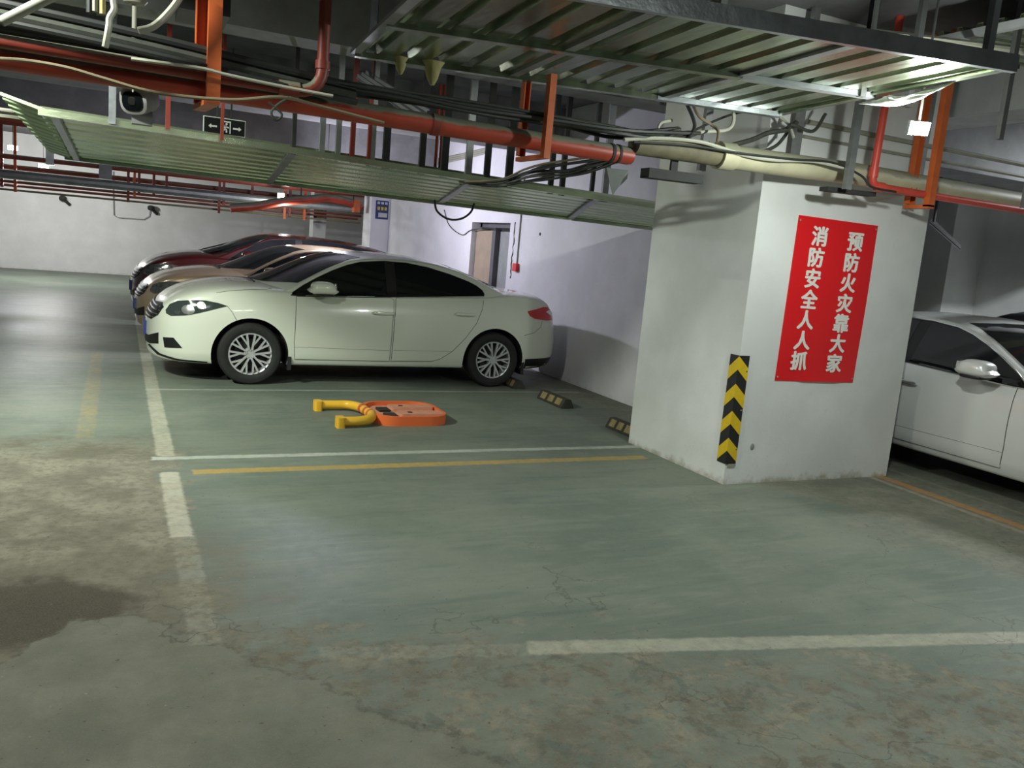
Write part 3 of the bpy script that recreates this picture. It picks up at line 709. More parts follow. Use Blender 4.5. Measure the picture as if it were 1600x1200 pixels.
            B(sk.side_line(U([(4.02, .615), (4.16, .655), (4.24, .72), (4.26, .79)]), sd, .0022, .001), 'bumper_seam', M['seam'])
            for u, a, b in () if P.get('no_flaps') else ((P['wheels'][0]+.385, .16, .37), (P['wheels'][1]+.385, .15, .35)):
                h, n, _ = sk.hit((u+.03, .30), 'y', sd)
                B(MB().box((u-.01, min(h.y, h.y-sd*.2), a), (u+.025, max(h.y, h.y-sd*.2), b)), 'mud_flap', M['black'])
            q = U([(4.07, .335), (4.48, .355), (4.44, .28), (4.36, .235), (4.08, .215)])
            B(sk.patch(q, 'y', sd, .005, grid=.03), 'bumper_insert', M['trim'])
            q = U([(.02, .31), (.10, .245), (.28, .215), (.55, .208), (.55, .222), (.28, .232), (.12, .262), (.035, .325)])
            B(sk.patch(q, 'y', sd, .006, grid=.03), 'lower_lip', M['trim'])
        hs = []
        for sd in (-1, 1):
            B(sk.seam([(.62*su, sd*.80*sw, .90*sz), (.80*su, sd*.80*sw, .94*sz), (1.0*su, sd*.79*sw, .95*sz), (1.10*su, sd*.78*sw, .965*sz), (1.16*su, sd*.74*sw, 1.01*sz)], .0025, .0005), 'hood_seam', M['seam'])
    for sd in (-1, 1):
        u0, z0 = 1.63*su, 1.035*sz
        h, n, _ = sk.hit((1.56*su, .955*sz), 'y', sd)
        mr = MB().blob((u0, sd*1.005*sw, z0), (.135, .105, .068), (.75, .6), 20, 12)
        mr.v = [(x+(.03 if z < z0 else -.01)*((x-u0)/.135), y, z) for x, y, z in mr.v]
        m_ = B(mr, 'door_mirror', paint)
        bs = MB().blob((u0+.01, sd*1.0*sw, z0-.062), (.105, .09, .022), (.6, .6), 16, 8)
        bs.bar((1.58*su, h.y-sd*.02, .955*sz), (1.62*su, sd*.95*sw, z0-.05), .09, .03)
        B(bs, 'mirror_base', M['trim'], m_)
        gl = MB().blob((u0+.118, sd*1.005*sw, z0+.004), (.012, .088, .052), (.5, .7), 14, 8)
        B(gl, 'mirror_glass', M['chrome'], m_)
    return root
# ------------------------------------------------------------------ the hall
struct(MB().box((-12, -7, -.2), (16, 26, 0)).build('floor', M['floor']))
struct(MB().box((-12, -7, 3.4), (16, 26, 3.6)).build('ceiling', M['slab']))
struct(MB().box((-12, 25, 0), (16, 25.2, 3.4)).build('wall_back', M['backwall']))
# right wall behind the bays, with the door opening cut out (y 11.18..12.65, z 0..1.96)
wr = MB().box((5.15, 6.0, 0), (5.35, 11.18, 3.4)).box((5.15, 12.65, 0), (5.35, 17.3, 3.4)).box((5.15, 11.18, 1.97), (5.35, 12.65, 3.4))
struct(wr.build('wall_right', M['wall'], smooth=0))
struct(MB().box((4.76, 17.3, 0), (5.35, 17.9, 3.4)).build('wall_right_pier', M['wall'], smooth=0))
struct(MB().box((4.13, 20.0, 0), (4.43, 20.4, 3.4)).build('far_column', M['backwall'], smooth=0))
struct(MB().box((11.6, -2, 0), (11.8, 25, 3.4)).build('wall_far_right', M['pillar'], smooth=0))
struct(MB().box((10.9, 8.4, 0), (11.6, 9.25, 3.4)).build('wall_column', M['pillar'], smooth=0))
struct(MB().box((4.10, 4.73, 0), (5.82, 6.02, 3.4)).build('pillar', M['pillar'], smooth=0))
# beams under the slab
struct(MB().box((-12, 6.14, 2.9), (4.6, 6.46, 3.4)).build('ceiling_beam', M['beam'], smooth=0))
struct(MB().box((-12, 9.62, 2.9), (5.15, 10.5, 3.4)).build('ceiling_beam', M['beam'], smooth=0))
struct(MB().box((-12, 14.5, 2.9), (5.15, 15.1, 3.4)).build('ceiling_beam', M['beam'], smooth=0))
struct(MB().box((-.45, 1.0, 2.95), (-.05, 5.9, 3.4)).build('ceiling_beam', M['beam'], smooth=0))
struct(MB().box((6.2, 0.5, 2.98), (6.7, 12, 3.4)).build('ceiling_beam', M['beam_pale'], smooth=0))
struct(MB().box((6.7, 5.6, 2.7), (11.6, 6.1, 3.4)).build('ceiling_beam', M['beam'], smooth=0))

# door in the right wall, standing ajar behind the white car
t = empty('door_1', (5.35, 11.9, 0)); t['kind'] = 'structure'
MB().box((5.30, 11.18, 0), (5.45, 11.25, 1.97)).box((5.30, 12.58, 0), (5.45, 12.65, 1.97)).box((5.30, 11.18, 1.90), (5.45, 12.65, 1.97)).build('door_frame', M['door_grey'], t, smooth=0)
MB().box((5.23, 11.97, .02), (5.27, 12.62, 1.86)).build('door_leaf', M['door_tan'], t, smooth=0)
MB().box((5.22, 11.85, .02), (5.32, 11.97, 1.88)).build('mullion', M['door_grey'], t, smooth=0)
MB().box((5.30, 11.25, .02), (5.34, 11.85, 1.85)).build('door_leaf', M['box_grey'], t, smooth=0)
MB().box((5.29, 11.30, .5), (5.305, 11.36, 1.85)).build('door_strip', M['door_grey'], t, smooth=0)

# cracked plaster beside the door
mb = MB()
rnd = random.Random(3)
y, z = 11.02, 1.98
pts = []
while z > 1.15:
    pts.append((5.149, y+rnd.uniform(-.02, .02), z)); z -= .05
mb.tube(pts, [rnd.uniform(.004, .014) for _ in pts], 5)
o = mb.build('plaster_crack', M['seam']); tag(o, 'ragged vertical crack in the white plaster right of the doorway', 'wall damage')

# ------------------------------------------------------------------ poster on the pillar
PY = 4.73
t = empty('wall_poster', (4.86, PY, .79)); tag(t, 'red fire safety poster with white Chinese characters on the white pillar', 'poster')
pst = MB(); nx_, nz_ = 8, 10
front = []
for j in range(nz_+1):
    for i in range(nx_+1):
        s, q = i/nx_, j/nz_
        x = 4.462+s*.805+.012*(q); z = .795+q*1.225-.006*s
        front.append((x, PY-.006-.012*math.sin(PI*q)**2*.5-(.010 if (j == 0 and 2 < i < 7) else 0), z))
n = len(front); back = [(x, PY-.001, z) for x, y, z in front]
F_ = [(j*(nx_+1)+i, j*(nx_+1)+i+1, (j+1)*(nx_+1)+i+1, (j+1)*(nx_+1)+i) for j in range(nz_) for i in range(nx_)]
bd = [i for i in range(nx_+1)]+[(j+1)*(nx_+1)-1 for j in range(1, nz_+1)]+[nz_*(nx_+1)+i for i in range(nx_-1, -1, -1)]+[j*(nx_+1) for j in range(nz_-1, 0, -1)]
pst.add(front+back, F_+[tuple(k+n for k in reversed(f)) for f in F_]+[(bd[i], bd[i]+n, bd[(i+1) % len(bd)]+n, bd[(i+1) % len(bd)]) for i in range(len(bd))])
pst.build('sheet', M['red_sign'], t)
def text_obj(ch, name, m, parent, loc, size, bold=.0, ext=.0015, rot=(PI/2, 0, 0), sx=1.0, fat=None):
    cu = bpy.data.curves.new(name, 'FONT'); cu.body = ch; cu.size = size; cu.align_x = 'CENTER'; cu.align_y = 'CENTER'
    cu.offset = bold; cu.extrude = ext; cu.resolution_u = 3
    tmp = bpy.data.objects.new(name, cu); COL.objects.link(tmp)
    dg = bpy.context.evaluated_depsgraph_get(); dg.update()
    me = bpy.data.meshes.new_from_object(tmp.evaluated_get(dg)); bpy.data.objects.remove(tmp)
    a = np.array([v.co[:] for v in me.vertices]) if len(me.vertices) else np.zeros((1, 3))
    c = (a.min(0)+a.max(0))/2; mr = Matrix.Rotation(rot[2], 4, 'Z') @ Matrix.Rotation(rot[0], 4, 'X')
    org = wloc(parent) if parent else Vector()
    for v in me.vertices:
        p = Vector(((v.co.x-c[0])*sx, v.co.y-c[1], v.co.z)); v.co = mr @ p + Vector(loc) - org
    if fat:                                   # heavy strokes: the same outline overlaid with small shifts
        bm = bmesh.new()
        for i, (a, b) in enumerate(((0, 0), (1, 0), (-1, 0), (0, 1), (0, -1), (.7, .7), (-.7, .7), (.7, -.7), (-.7, -.7))):
            m2 = me.copy()
            for v in m2.vertices: v.co = v.co+Vector((a*fat[0], -i*.00004, b*fat[1]))
            bm.from_mesh(m2); bpy.data.meshes.remove(m2)
        bm.to_mesh(me); bm.free()
    me.materials.append(m)
    o = bpy.data.objects.new(name, me); COL.objects.link(o); o.parent = parent
    return o
for col, (chars, x0) in enumerate((('消防安全人人抓', 4.675), ('预防火灾靠大家', 5.04))):
    for k, ch in enumerate(chars):
        z = 1.885-k*.1555-(.012 if col else 0)
        text_obj(ch, 'character', M['white_ink'], t, (x0+(.03*(1-k/6.0))-.012, PY-.0135, z), .150, .0, .0012, sx=1.08, fat=(.0062, .0042))
for x, z in ((4.485, 1.985), (5.255, 1.985), (4.475, .825), (5.245, .82)):
    MB().lathe([(.007, PY-.012), (.007, PY-.016)], 10, origin=(x, 0, z)).build('pin', M['white_pvc'], t)

# ------------------------------------------------------------------ corner guard on the pillar edge
t = empty('corner_guard', (4.10, PY, .16)); tag(t, 'black and yellow chevron rubber guard on the near corner of the pillar', 'corner guard')
gx, gy, gt = 4.10, PY, .010
z0, z1, gw = .16, .975, .088
MB().prism([(gx-gt, gy-gt), (gx+gw, gy-gt), (gx+gw, gy-.001), (gx-.001, gy-.001), (gx-.001, gy+gw), (gx-gt, gy+gw)], z0, z1, 'z').build('guard_body', M['black'], t, smooth=0)
pitch, ch = .203, .098
for k in range(4):
    zt = z1-.005-k*pitch
    zl = zt-.088
    s = [(gx+gw, zl), (gx-gt, zt), (gx-gt, zt-ch), (gx+gw, zl-ch)]
    s = [(a, max(b, z0)) for a, b in s]
    m_ = MB().prism(s, gy-gt-.0015, gy-gt+.003, 'y')
    s2 = [(gy+gw, zl), (gy-gt, zt), (gy-gt, zt-ch), (gy+gw, zl-ch)]
    m_.prism([(a, max(b, z0)) for a, b in s2], gx-gt-.0015, gx-gt+.003, 'x')
    m_.build('chevron', M['yellow'], t, smooth=0)
for z in (.27, .57, .86):
    for dx in (.075,): MB().lathe([(.006, gy-gt-.004), (.008, gy-gt)], 10, origin=(gx+dx, 0, z)).build('screw', M['chrome'], t)
MB().box((gx+.015, gy-.012, z0-.022), (gx+gw, gy-.001, z0)).build('torn_end', M['white_pvc'], t, smooth=0)

# worn hole in the pillar plaster
o = MB().blob((4.335, PY-.001, .285), (.020, .006, .026), (1, 1)).build('plaster_chip', M['box_grey']); tag(o, 'small grey chipped hole in the plaster right of the chevron guard', 'wall damage')

# ------------------------------------------------------------------ parking lock and wheel stops
t = empty('parking_lock', (2.1, 7.0, 0)); tag(t, 'folded orange and yellow parking lock lying in the empty bay', 'parking lock')
def rrect(x0, x1, y0, y1, r, n=8):
    P = []
    for cx, cy, a in ((x1-r, y0+r, -PI/2), (x1-r, y1-r, 0), (x0+r, y1-r, PI/2), (x0+r, y0+r, PI)):
        P += [(cx+r*math.cos(a+PI/2*k/n), cy+r*math.sin(a+PI/2*k/n)) for k in range(n+1)]
    return P
outer = rrect(2.02, 2.70, 6.74, 7.44, .20); inner = rrect(2.05, 2.67, 6.77, 7.41, .18)
ring = MB(); n = len(outer)
v = [(x, y, .0) for x, y in outer]+[(x, y, .085) for x, y in outer]+[(x, y, .085) for x, y in inner]+[(x, y, .0) for x, y in inner]
ring.add(v, [tuple((a*n+i, a*n+(i+1) % n, ((a+1) % 4)*n+(i+1) % n, ((a+1) % 4)*n+i)) for a in range(4) for i in range(n)])
ring.build('rim', M['lock_orange'], t)
MB().prism(rrect(2.052, 2.668, 6.772, 7.408, .178), .004, .050, 'z').build('base_plate', M['lock_pink'], t)
MB().prism(rrect(2.25, 2.66, 6.84, 6.99, .03), .05, .088, 'z').build('cover', M['lock_pink'], t)
MB().prism(rrect(2.25, 2.66, 7.12, 7.27, .03), .05, .088, 'z').build('cover', M['lock_pink'], t)
for a, b in ((6.86, 7.0), (7.1, 7.24)): MB().box((2.14, a, .05), (2.24, b, .07)).build('hinge_gap', M['trim'], t)
for b in (6.915, 7.195): MB().lathe([(.022, .088), (.022, .092)], 12, 'z', (2.36, b, 0)).build('bolt', M['trim'], t)
arm = cat([(1.64, 7.43, .05), (1.80, 7.43, .05), (1.93, 7.40, .055), (2.00, 7.27, .06), (2.02, 7.08, .06), (2.02, 6.93, .06), (1.96, 6.80, .055), (1.85, 6.75, .05), (1.70, 6.74, .05)], 8)
a_ = MB().tube(arm, .041, 14).build('arm', M['lock_yellow'], t)
for c in ((1.645, 7.43), (1.685, 6.74)):
    MB().prism(rrect(c[0]-.025, c[0]+.045, c[1]-.055, c[1]+.055, .02, 4), .0, .090, 'z').build('arm_foot', M['lock_yellow'], a_)
for f in (26, 31, 36):
    p, q = arm[f], arm[f+2]
    MB().tube([p, q], .0425, 14).build('red_band', M['lock_red'], a_)

def wheel_stop(x, y0, y1, label):
    t = empty('wheel_stop', (x, (y0+y1)/2, 0)); tag(t, label, 'wheel stop', 'rubber wheel stops along the wall')
    MB().prism([(x-.075, 0), (x+.075, 0), (x+.075, .015), (x+.035, .095), (x-.035, .095), (x-.075, .015)], y0, y1, 'y').build('stop_body', M['stop_body'], t, smooth=0)
    n = 3; L = (y1-y0)
    for k in range(n):
        a = y0+L*(.10+.30*k); b = a+L*.2
        MB().add([(x-.0715, a, .026), (x-.0715, b, .026), (x-.0385, b, .091), (x-.0385, a, .091), (x-.066, a, .026), (x-.066, b, .026), (x-.033, b, .091), (x-.033, a, .091)],
                 [(0, 1, 2, 3), (7, 6, 5, 4), (0, 4, 5, 1), (1, 5, 6, 2), (2, 6, 7, 3), (3, 7, 4, 0)]).build('reflective_patch', M['stop_patch'], t, smooth=0)
wheel_stop(4.27, 7.46, 8.02, 'rubber wheel stop in the open behind the parking lock, nearest the white car')
wheel_stop(4.30, 6.18, 6.62, 'rubber wheel stop half hidden behind the white pillar')
wheel_stop(4.23, 8.56, 8.95, 'rubber wheel stop behind the rear tyre of the white car')

# ------------------------------------------------------------------ the cars
make_car('sedan', BASE, M['paint_white'], (.27, 9.56, 0), 0, 'cream white sedan with dark tinted windows, nearest in the row of three parked cars', 2)
make_car('sedan', scaled(BASE, 1.0, .985, 1, lens=M['lens_clear']), M['paint_gold'], (.21, 12.25, 0), 0, 'champagne beige sedan between the white car and the dark red car', 0)
RED = scaled(BASE, 1.03, 1.10, 1.04, wheels=(.98, 3.80), wr=.36, arch=.43, wz=.35, lens=M['lens_clear'])
RED['zc'] = [(a, b if a > .35 else b*1.0) for a, b in RED['zc']]
RED['ct'] = [(a, b) for a, b in zip([.95, 1.1, 1.30, 1.55, 1.8, 2.05, 2.3, 2.6, 3.0, 3.4, 3.8, 4.1, 4.3, 4.5, 4.62], [1.06, 1.125, 1.20, 1.32, 1.42, 1.485, 1.51, 1.515, 1.50, 1.47, 1.415, 1.35, 1.29, 1.20, 1.05])]
RED['ce'] = [(a, b-(.05 if a > 1.9 else .09)) for a, b in RED['ct']]
RED['zs'] = [(a, b*1.0) for a, b in RED['zs']]
RED['dlo'] = [(1.36, 1.03), (1.55, 1.17), (1.80, 1.32), (2.05, 1.41), (2.4, 1.45), (2.8, 1.455), (3.3, 1.42), (3.8, 1.345), (4.1, 1.27), (4.15, 1.15), (3.0, 1.10), (2.2, 1.05)]
make_car('suv', RED, M['paint_red'], (.19, 14.75, 0), 0, 'dark red coupe SUV parked farthest in the row of three', 0)
SILV = scaled(BASE, 1.02, .965, 1.0, wheels=(.80, 3.72), arch=.362, no_flaps=True)
make_car('sedan', SILV, M['paint_silver'], (7.01, 2.56, 0), PI/2, 'pale silver sedan with chrome window trim right of the pillar', 2, chrome_dlo=True)
BLK = scaled(BASE, .90, 1.06, .98)
BLK['ct'] = [(a, b) for a, b in zip([.85, 1.0, 1.2, 1.5, 1.8, 2.1, 2.6, 3.1, 3.5, 3.75, 3.95, 4.05], [1.05, 1.1, 1.2, 1.33, 1.42, 1.46, 1.475, 1.46, 1.44, 1.36, 1.15, 1.02])]
BLK['ce'] = [(a, b-.05) for a, b in BLK['ct']]
BLK['dlo'] = [(1.28, 1.0), (1.5, 1.15), (1.8, 1.3), (2.2, 1.38), (2.8, 1.39), (3.3, 1.36), (3.6, 1.25), (3.6, 1.10), (2.4, 1.04)]
make_car('hatchback', BLK, M['paint_black'], (9.35, 2.30, 0), PI/2, 'black hatchback whose roof shows behind the pale silver sedan', 0)
# ------------------------------------------------------------------ corrugated metal drip panels
def corrugated(Pf, axis, waves, amp, nl=10, thick=.003):
    """Pf(s,t) -> point; ribs run along `axis` ('s' or 't')"""
    prof = []
    for k in range(waves):
        for d, h in ((0, 0), (.30, 0), (.38, 1), (.62, 1), (.70, 0)):
            prof.append(((k+d)/waves, h))
    prof.append((1, 0)); rows = len(prof); v = []
    for off in (0, thick):
        for p, h in prof:
            for i in range(nl+1):
                q = Pf(i/nl, p) if axis == 's' else Pf(p, i/nl)
                v.append((q[0], q[1], q[2]+h*amp+off))
    n = rows*(nl+1); F = []
    for j in range(rows-1):
        for i in range(nl):
            a = j*(nl+1)+i; f = (a, a+1, a+nl+2, a+nl+1); F += [f, tuple(k+n for k in reversed(f))]
    ed = [i for i in range(nl+1)]+[(j+1)*(nl+1)-1 for j in range(1, rows)]+[(rows-1)*(nl+1)+i for i in range(nl-1, -1, -1)]+[j*(nl+1) for j in range(rows-2, 0, -1)]
    F += [(ed[i], ed[i]+n, ed[(i+1) % len(ed)]+n, ed[(i+1) % len(ed)]) for i in range(len(ed))]
    return MB().add(v, F)
def bil(a, b, c, d):
    a, b, c, d = map(Vector, (a, b, c, d))
    return lambda s, t: a*(1-s)*(1-t)+b*s*(1-t)+c*s*t+d*(1-s)*t
# near panel above the empty bay: s runs along the bays, t away from the camera
NP = bil((1.09, 3.15, 2.60), (3.62, 2.62, 2.60), (3.81, 4.32, 2.60), (1.18, 4.82, 2.60))
t = empty('drip_panel', (2.2, 3.7, 2.6)); tag(t, 'large corrugated metal drip panel hanging nearest, at the top right', 'drip panel')
corrugated(NP, 't', 15, .035, 8).build('corrugated_sheet', M['galv'], t, smooth=20)
def rail(P, p, q, w=.05, h=.045, dz=0):
    a, b = P(*p), P(*q); return MB().bar(a+Vector((0, 0, -h/2+dz)), b+Vector((0, 0, -h/2+dz)), w, h)
rail(NP, (0, 0), (1, 0), .03, .075, .04).build('edge_rail', M['galv_bar'], t, smooth=0)
rail(NP, (0, 1), (.68, 1), .05, .03).build('edge_rail', M['galv'], t, smooth=0)
rail(NP, (.68, 1), (1, 1), .06, .03, -.001).build('edge_rail', M['galv_bar'], t, smooth=0)
rail(NP, (0, .55), (.70, .53), .06, .025).build('cross_rail', M['galv'], t, smooth=0)
rail(NP, (.70, .53), (1, .52), .06, .026, -.001).build('cross_rail', M['galv_bar'], t, smooth=0)
for s in (0.0, .34, .70, 1.0): rail(NP, (s, 0.0), (s, 1), .05, .020, .004).build('cross_rail', M['galv_dull'] if s < 1 else M['galv'], t, smooth=0)
for s, tt in ((.02, .12), (.97, .05), (.03, .97)):
    p = NP(s, tt); MB().bar(p, p+Vector((0, 0, .8)), .04, .03).build('hanger', M['galv_bar'], t, smooth=0)
for x, y, r, d in ((1.43, 4.77, .030, .06), (1.61, 4.735, .044, .094)):
    MB().tube([(x, y, 2.60), (x, y, 2.57), (x+.003, y, 2.57-d*.6), (x+.003, y, 2.57-d)], [r*1.6, r*1.15, r*.75, r*.3], 10).build('foam_drip', M['foam'], t)
# long middle panel
LP = bil((-.49, 6.6, 2.235), (4.62, 6.55, 2.105), (5.10, 7.50, 1.95), (-.47, 9.45, 2.105))
t = empty('drip_panel', (2.2, 7.8, 2.1)); tag(t, 'long corrugated metal drip panel in the middle, running above the parked white car', 'drip panel')
corrugated(LP, 's', 9, .040, 10).build('corrugated_sheet', M['galv_mid'], t, smooth=20)
rail(LP, (0, 0), (1, 0), .05, .045, .01).build('edge_rail', M['galv_mid'], t, smooth=0)
rail(LP, (0, 1), (1, 1), .05, .03).build('edge_rail', M['galv_mid'], t, smooth=0)
for s in (.33, .62, .85): rail(LP, (s, 0), (s, 1), .06, .018).build('cross_rail', M['galv_bar'], t, smooth=0)
EP = bil((-.72, 6.62, 2.30), (-.43, 6.6, 2.22), (-.43, 9.45, 2.09), (-.62, 9.5, 2.135))
corrugated(EP, 's', 12, .03, 3).build('end_sheet', mat('pale_green_end_sheet', (.44, .56, .33), .45, .3, var=.3, scale=5), t, smooth=20)
rail(LP, (.018, 0), (.018, 1), .05, .03).build('edge_rail', M['galv_bar'], t, smooth=0)
# panel left hanging loose above the pipes, and strips seen further off on the right
BP = bil(at(575, 114, 5.7), at(672, 172, 5.7), at(650, 190, 5.6), at(556, 122, 5.6))
o = corrugated(BP, 's', 3, .02, 6).build('bent_sheet', M['galv_dull'], smooth=20); tag(o, 'bent strip of corrugated sheet hanging askew above the red pipe', 'metal sheet')
o = MB().bar((1.52, 5.66, 3.4), (1.52, 5.66, 2.56), .012, .012).build('hanger_rod', M['dark_metal'], smooth=0); tag(o, 'thin rod holding the bent sheet above the red pipe', 'hanger rod')
RP = bil(atX(1452, 350, 7.6), atX(1500, 392, 7.6), atX(1502, 388, 8.0), atX(1456, 343, 8.0))
t = empty('metal_strip', RP(.5, .5)); tag(t, 'short corrugated metal strip tilting down right behind the pillar', 'metal sheet')
corrugated(RP, 's', 4, .02, 4).build('corrugated_sheet', M['galv_dull'], t, smooth=20)
MB().bar(RP(.1, .5), RP(.1, .5)+Vector((0, 0, 1.5)), .02, .02).build('hanger', M['dark_metal'], t, smooth=0)
FPN = bil((4.6, 3.0, 3.12), (7.2, 3.0, 3.30), (7.2, 4.2, 3.30), (4.6, 4.2, 3.12))
t = empty('drip_panel', (5.9, 3.6, 3.1)); tag(t, 'corrugated metal panel high up in the top right corner behind the nearest one', 'drip panel')
corrugated(FPN, 's', 9, .03, 8).build('corrugated_sheet', M['galv'], t, smooth=20)
rail(FPN, (0, 0), (0, 1)).build('edge_rail', M['galv_dull'], t, smooth=0)

# ------------------------------------------------------------------ pipes
def pipe(name, pts, r, m, label, cat_='pipe', seg=16, extras=()):
    t = empty(name, pts[0]); tag(t, label, cat_)
    MB().tube(pts, r, seg).build('pipe_run', m, t)
    for nm, p, q, rr, mm in extras: MB().tube([p, q], rr, seg).build(nm, mm, t)
    return t
pipe('fire_pipe', [(-1.6, 4.52, 2.235), (-.5, 4.52, 2.235), (1.0, 4.52, 2.235), (2.84, 4.52, 2.222)], .054, M['red_pipe'], 'thick red pipe crossing the picture and ending before the pillar', extras=[
    ('pipe_collar', (1.55, 4.52, 2.2315), (1.59, 4.52, 2.231), .060, M['red_dark']), ('pipe_collar', (2.70, 4.52, 2.223), (2.72, 4.52, 2.223), .058, M['dark_metal']), ('pipe_collar', (2.75, 4.52, 2.223), (2.765, 4.52, 2.223), .058, M['dark_metal']), ('end_cap', (2.83, 4.52, 2.222), (2.86, 4.52, 2.222), .050, M['red_pipe'])])
pipe('sprinkler_pipe', [(-1.6, 4.36, 2.285), (.80, 4.36, 2.272)]+[(.80+.11*math.sin(a), 4.36, 2.272+.11*(1-math.cos(a))) for a in np.linspace(.2, PI/2, 6)]+[(.91, 4.36, 3.4)], .030, M['red_dark'], 'thinner dark red pipe turning up to the ceiling left of centre', seg=12, extras=[
    ('elbow', (.70, 4.36, 2.2726), (.80, 4.36, 2.272), .038, M['red_dark']), ('elbow', (.91, 4.36, 2.39), (.91, 4.36, 2.43), .037, M['red_dark']), ('pipe_collar', (.38, 4.36, 2.274), (.41, 4.36, 2.274), .037, M['red_dark'])])
pipe('drain_pipe', [(3.50, 4.5, 2.3077), (3.7, 4.5, 2.311), (4.2, 4.52, 2.322), (4.72, 4.56, 2.34), (5.3, 4.60, 2.345), (9.5, 4.62, 2.32)], .078, M['pvc'], 'cream plastic drain pipe running along the top of the pillar', extras=[
    ('dirty_section', (2.86, 4.5, 2.300), (3.52, 4.5, 2.3077), .070, M['pvc_dirty']), ('socket', (3.50, 4.5, 2.3077), (3.62, 4.5, 2.309), .090, M['pvc'])])
pipe('sprinkler_pipe', [(4.84, 4.42, 3.4), (4.815, 4.42, 2.34)]+[(4.815+.06*(1-math.cos(a)), 4.42, 2.315-.06*math.sin(a)) for a in np.linspace(0, PI/2, 5)]+[(5.6, 4.42, 2.250), (9.0, 4.42, 2.245)], .027, M['pink_red'], 'bright red pipe dropping down beside the lamp and turning right', seg=12, extras=[
    ('elbow', (4.816, 4.42, 2.385), (4.815, 4.42, 2.315), .034, M['pink_red']), ('elbow', (4.86, 4.42, 2.256), (4.93, 4.42, 2.255), .034, M['pink_red'])])
def u_hanger(x, xf, y0, y1, zb, zt, label, w=.055):
    t = empty('pipe_hanger', (x, (y0+y1)/2, zb)); tag(t, label, 'pipe hanger')
    MB().channel((x, y0, zb), (x, y0, zt), w, .05, .005, (0, -1, 0)).build('hanger_leg', M['orange'], t, smooth=0)
    MB().channel((xf, y1, zb+.02), (xf, y1, zt), w, .05, .005, (0, 1, 0)).build('hanger_leg', M['orange'], t, smooth=0)
    MB().bar((x, y0, zb), (xf, y1, zb), w, .025).build('hanger_foot', M['orange'], t, smooth=0)
u_hanger(.395, .362, 4.28, 4.62, 2.150, 3.4, 'tall orange steel pipe hanger at the upper left', .060)
u_hanger(5.375, 5.375, 4.36, 4.58, 2.165, 3.4, 'tall orange steel pipe hanger beside the lit lamp at the pillar', .060)
u_hanger(2.20, 2.19, 4.36, 4.72, 2.13, 2.58, 'short orange pipe hanger around the cable bundle left of the pillar', .040)
o = MB().bar((.305, 6.5, 2.21), (.305, 6.5, 2.9), .03, .03).build('hanger_rod', M['red_dark'], smooth=0); tag(o, 'dark red rod hanging left of the exit sign', 'hanger rod')
o = MB().bar((.665, 6.5, 2.18), (.665, 6.5, 2.9), .022, .022).build('hanger_rod', M['red_dark'], smooth=0); tag(o, 'thin dark red rod crossing in front of the exit sign', 'hanger rod')

# pipes across the far end, in front of the back wall
def far_pipe(px0, py0, Yv, r, m, label, x1=5.0, drop=.0):
    a = at(px0, py0, Yv); a.x -= 2.0
    b = Vector((x1, Yv, a.z-drop)); t = MB().tube([a, b], r, 10).build('far_pipe', m); tag(t, label, 'pipe', 'pipes across the far end of the hall')
far_pipe(0, 243, 18.6, .045, M['red_dark'], 'topmost dark red pipe across the far end, passing behind the long drip panel')
far_pipe(0, 259, 19.4, .050, M['red_dark'], 'dark red pipe across the far end at the level of the warm lamp')
far_pipe(0, 271, 18.3, .085, M['galv_dull'], 'thick grey pipe across the far end')
far_pipe(0, 282, 19.0, .028, M['red_dark'], 'upper of the three thin pipes below the thick grey pipe')
far_pipe(0, 288, 19.3, .026, M['red_dark'], 'middle of the three thin pipes below the thick grey pipe')
far_pipe(0, 295, 19.0, .020, M['cable_tan'], 'lowest and palest of the three thin pipes across the far end')
k_ = 0
FAR = [(3, 240, 292), (24, 238, 300), (200, 262, 316), (210, 262, 308), (217, 262, 302), (240, 268, 306), (260, 270, 298), (342, 290, 333), (349, 290, 322), (393, 300, 330), (444, 318, 342), (452, 318, 338), (475, 322, 344)]
for i, (px, y0, y1) in enumerate(FAR):
    b = at(px, y1, 18.9); a = Vector((b.x, b.y, 3.4))
    o = MB().bar((b.x, b.y, b.z), (b.x, b.y, a.z), .05, .05).build('far_hanger', M['orange'] if i in (1, 3, 10, 12) else M['red_dark'], smooth=0)
    tag(o, ORD[i]+' from the left of the short upright hangers between the far pipes', 'pipe hanger', 'upright hangers at the far end')
pts = [at(360, 325, 17.6), at(400, 322, 17.6), at(440, 315, 17.6), at(480, 312, 17.6), at(520, 310, 17.6), at(565, 322, 17.6)]
pipe('fire_pipe', cat(pts, 5), .085, M['red_pipe'], 'thick red pipe with a bend in front of the far columns', extras=[('hanger', at(470, 312, 17.6), at(470, 312, 17.6)+Vector((0, 0, 1.3)), .012, M['dark_metal']), ('hanger', at(552, 320, 17.6), at(552, 320, 17.6)+Vector((0, 0, 1.4)), .012, M['dark_metal'])])
o = MB().bar(at(556, 332, 17.6), at(556, 312, 17.6), .12, .20).build('pipe_fitting', M['orange'], smooth=0); tag(o, 'small bright orange fitting on the far red pipe', 'pipe fitting')
a = at(0, 185, 11.0); b = at(62, 192, 11.0)
o = MB().tube([(a.x-2, 11, b.z), (.6, 11, b.z-.02)], .055, 10).build('far_pipe', M['red_dark']); tag(o, 'dark red pipe at the left edge behind the pale panel end', 'pipe')
o = MB().tube([(a.x-2, 11.3, b.z+.12), (.6, 11.3, b.z+.10)], .03, 10).build('far_pipe', M['white_pvc']); tag(o, 'pale conduit at the left edge above the dark red pipe', 'pipe')
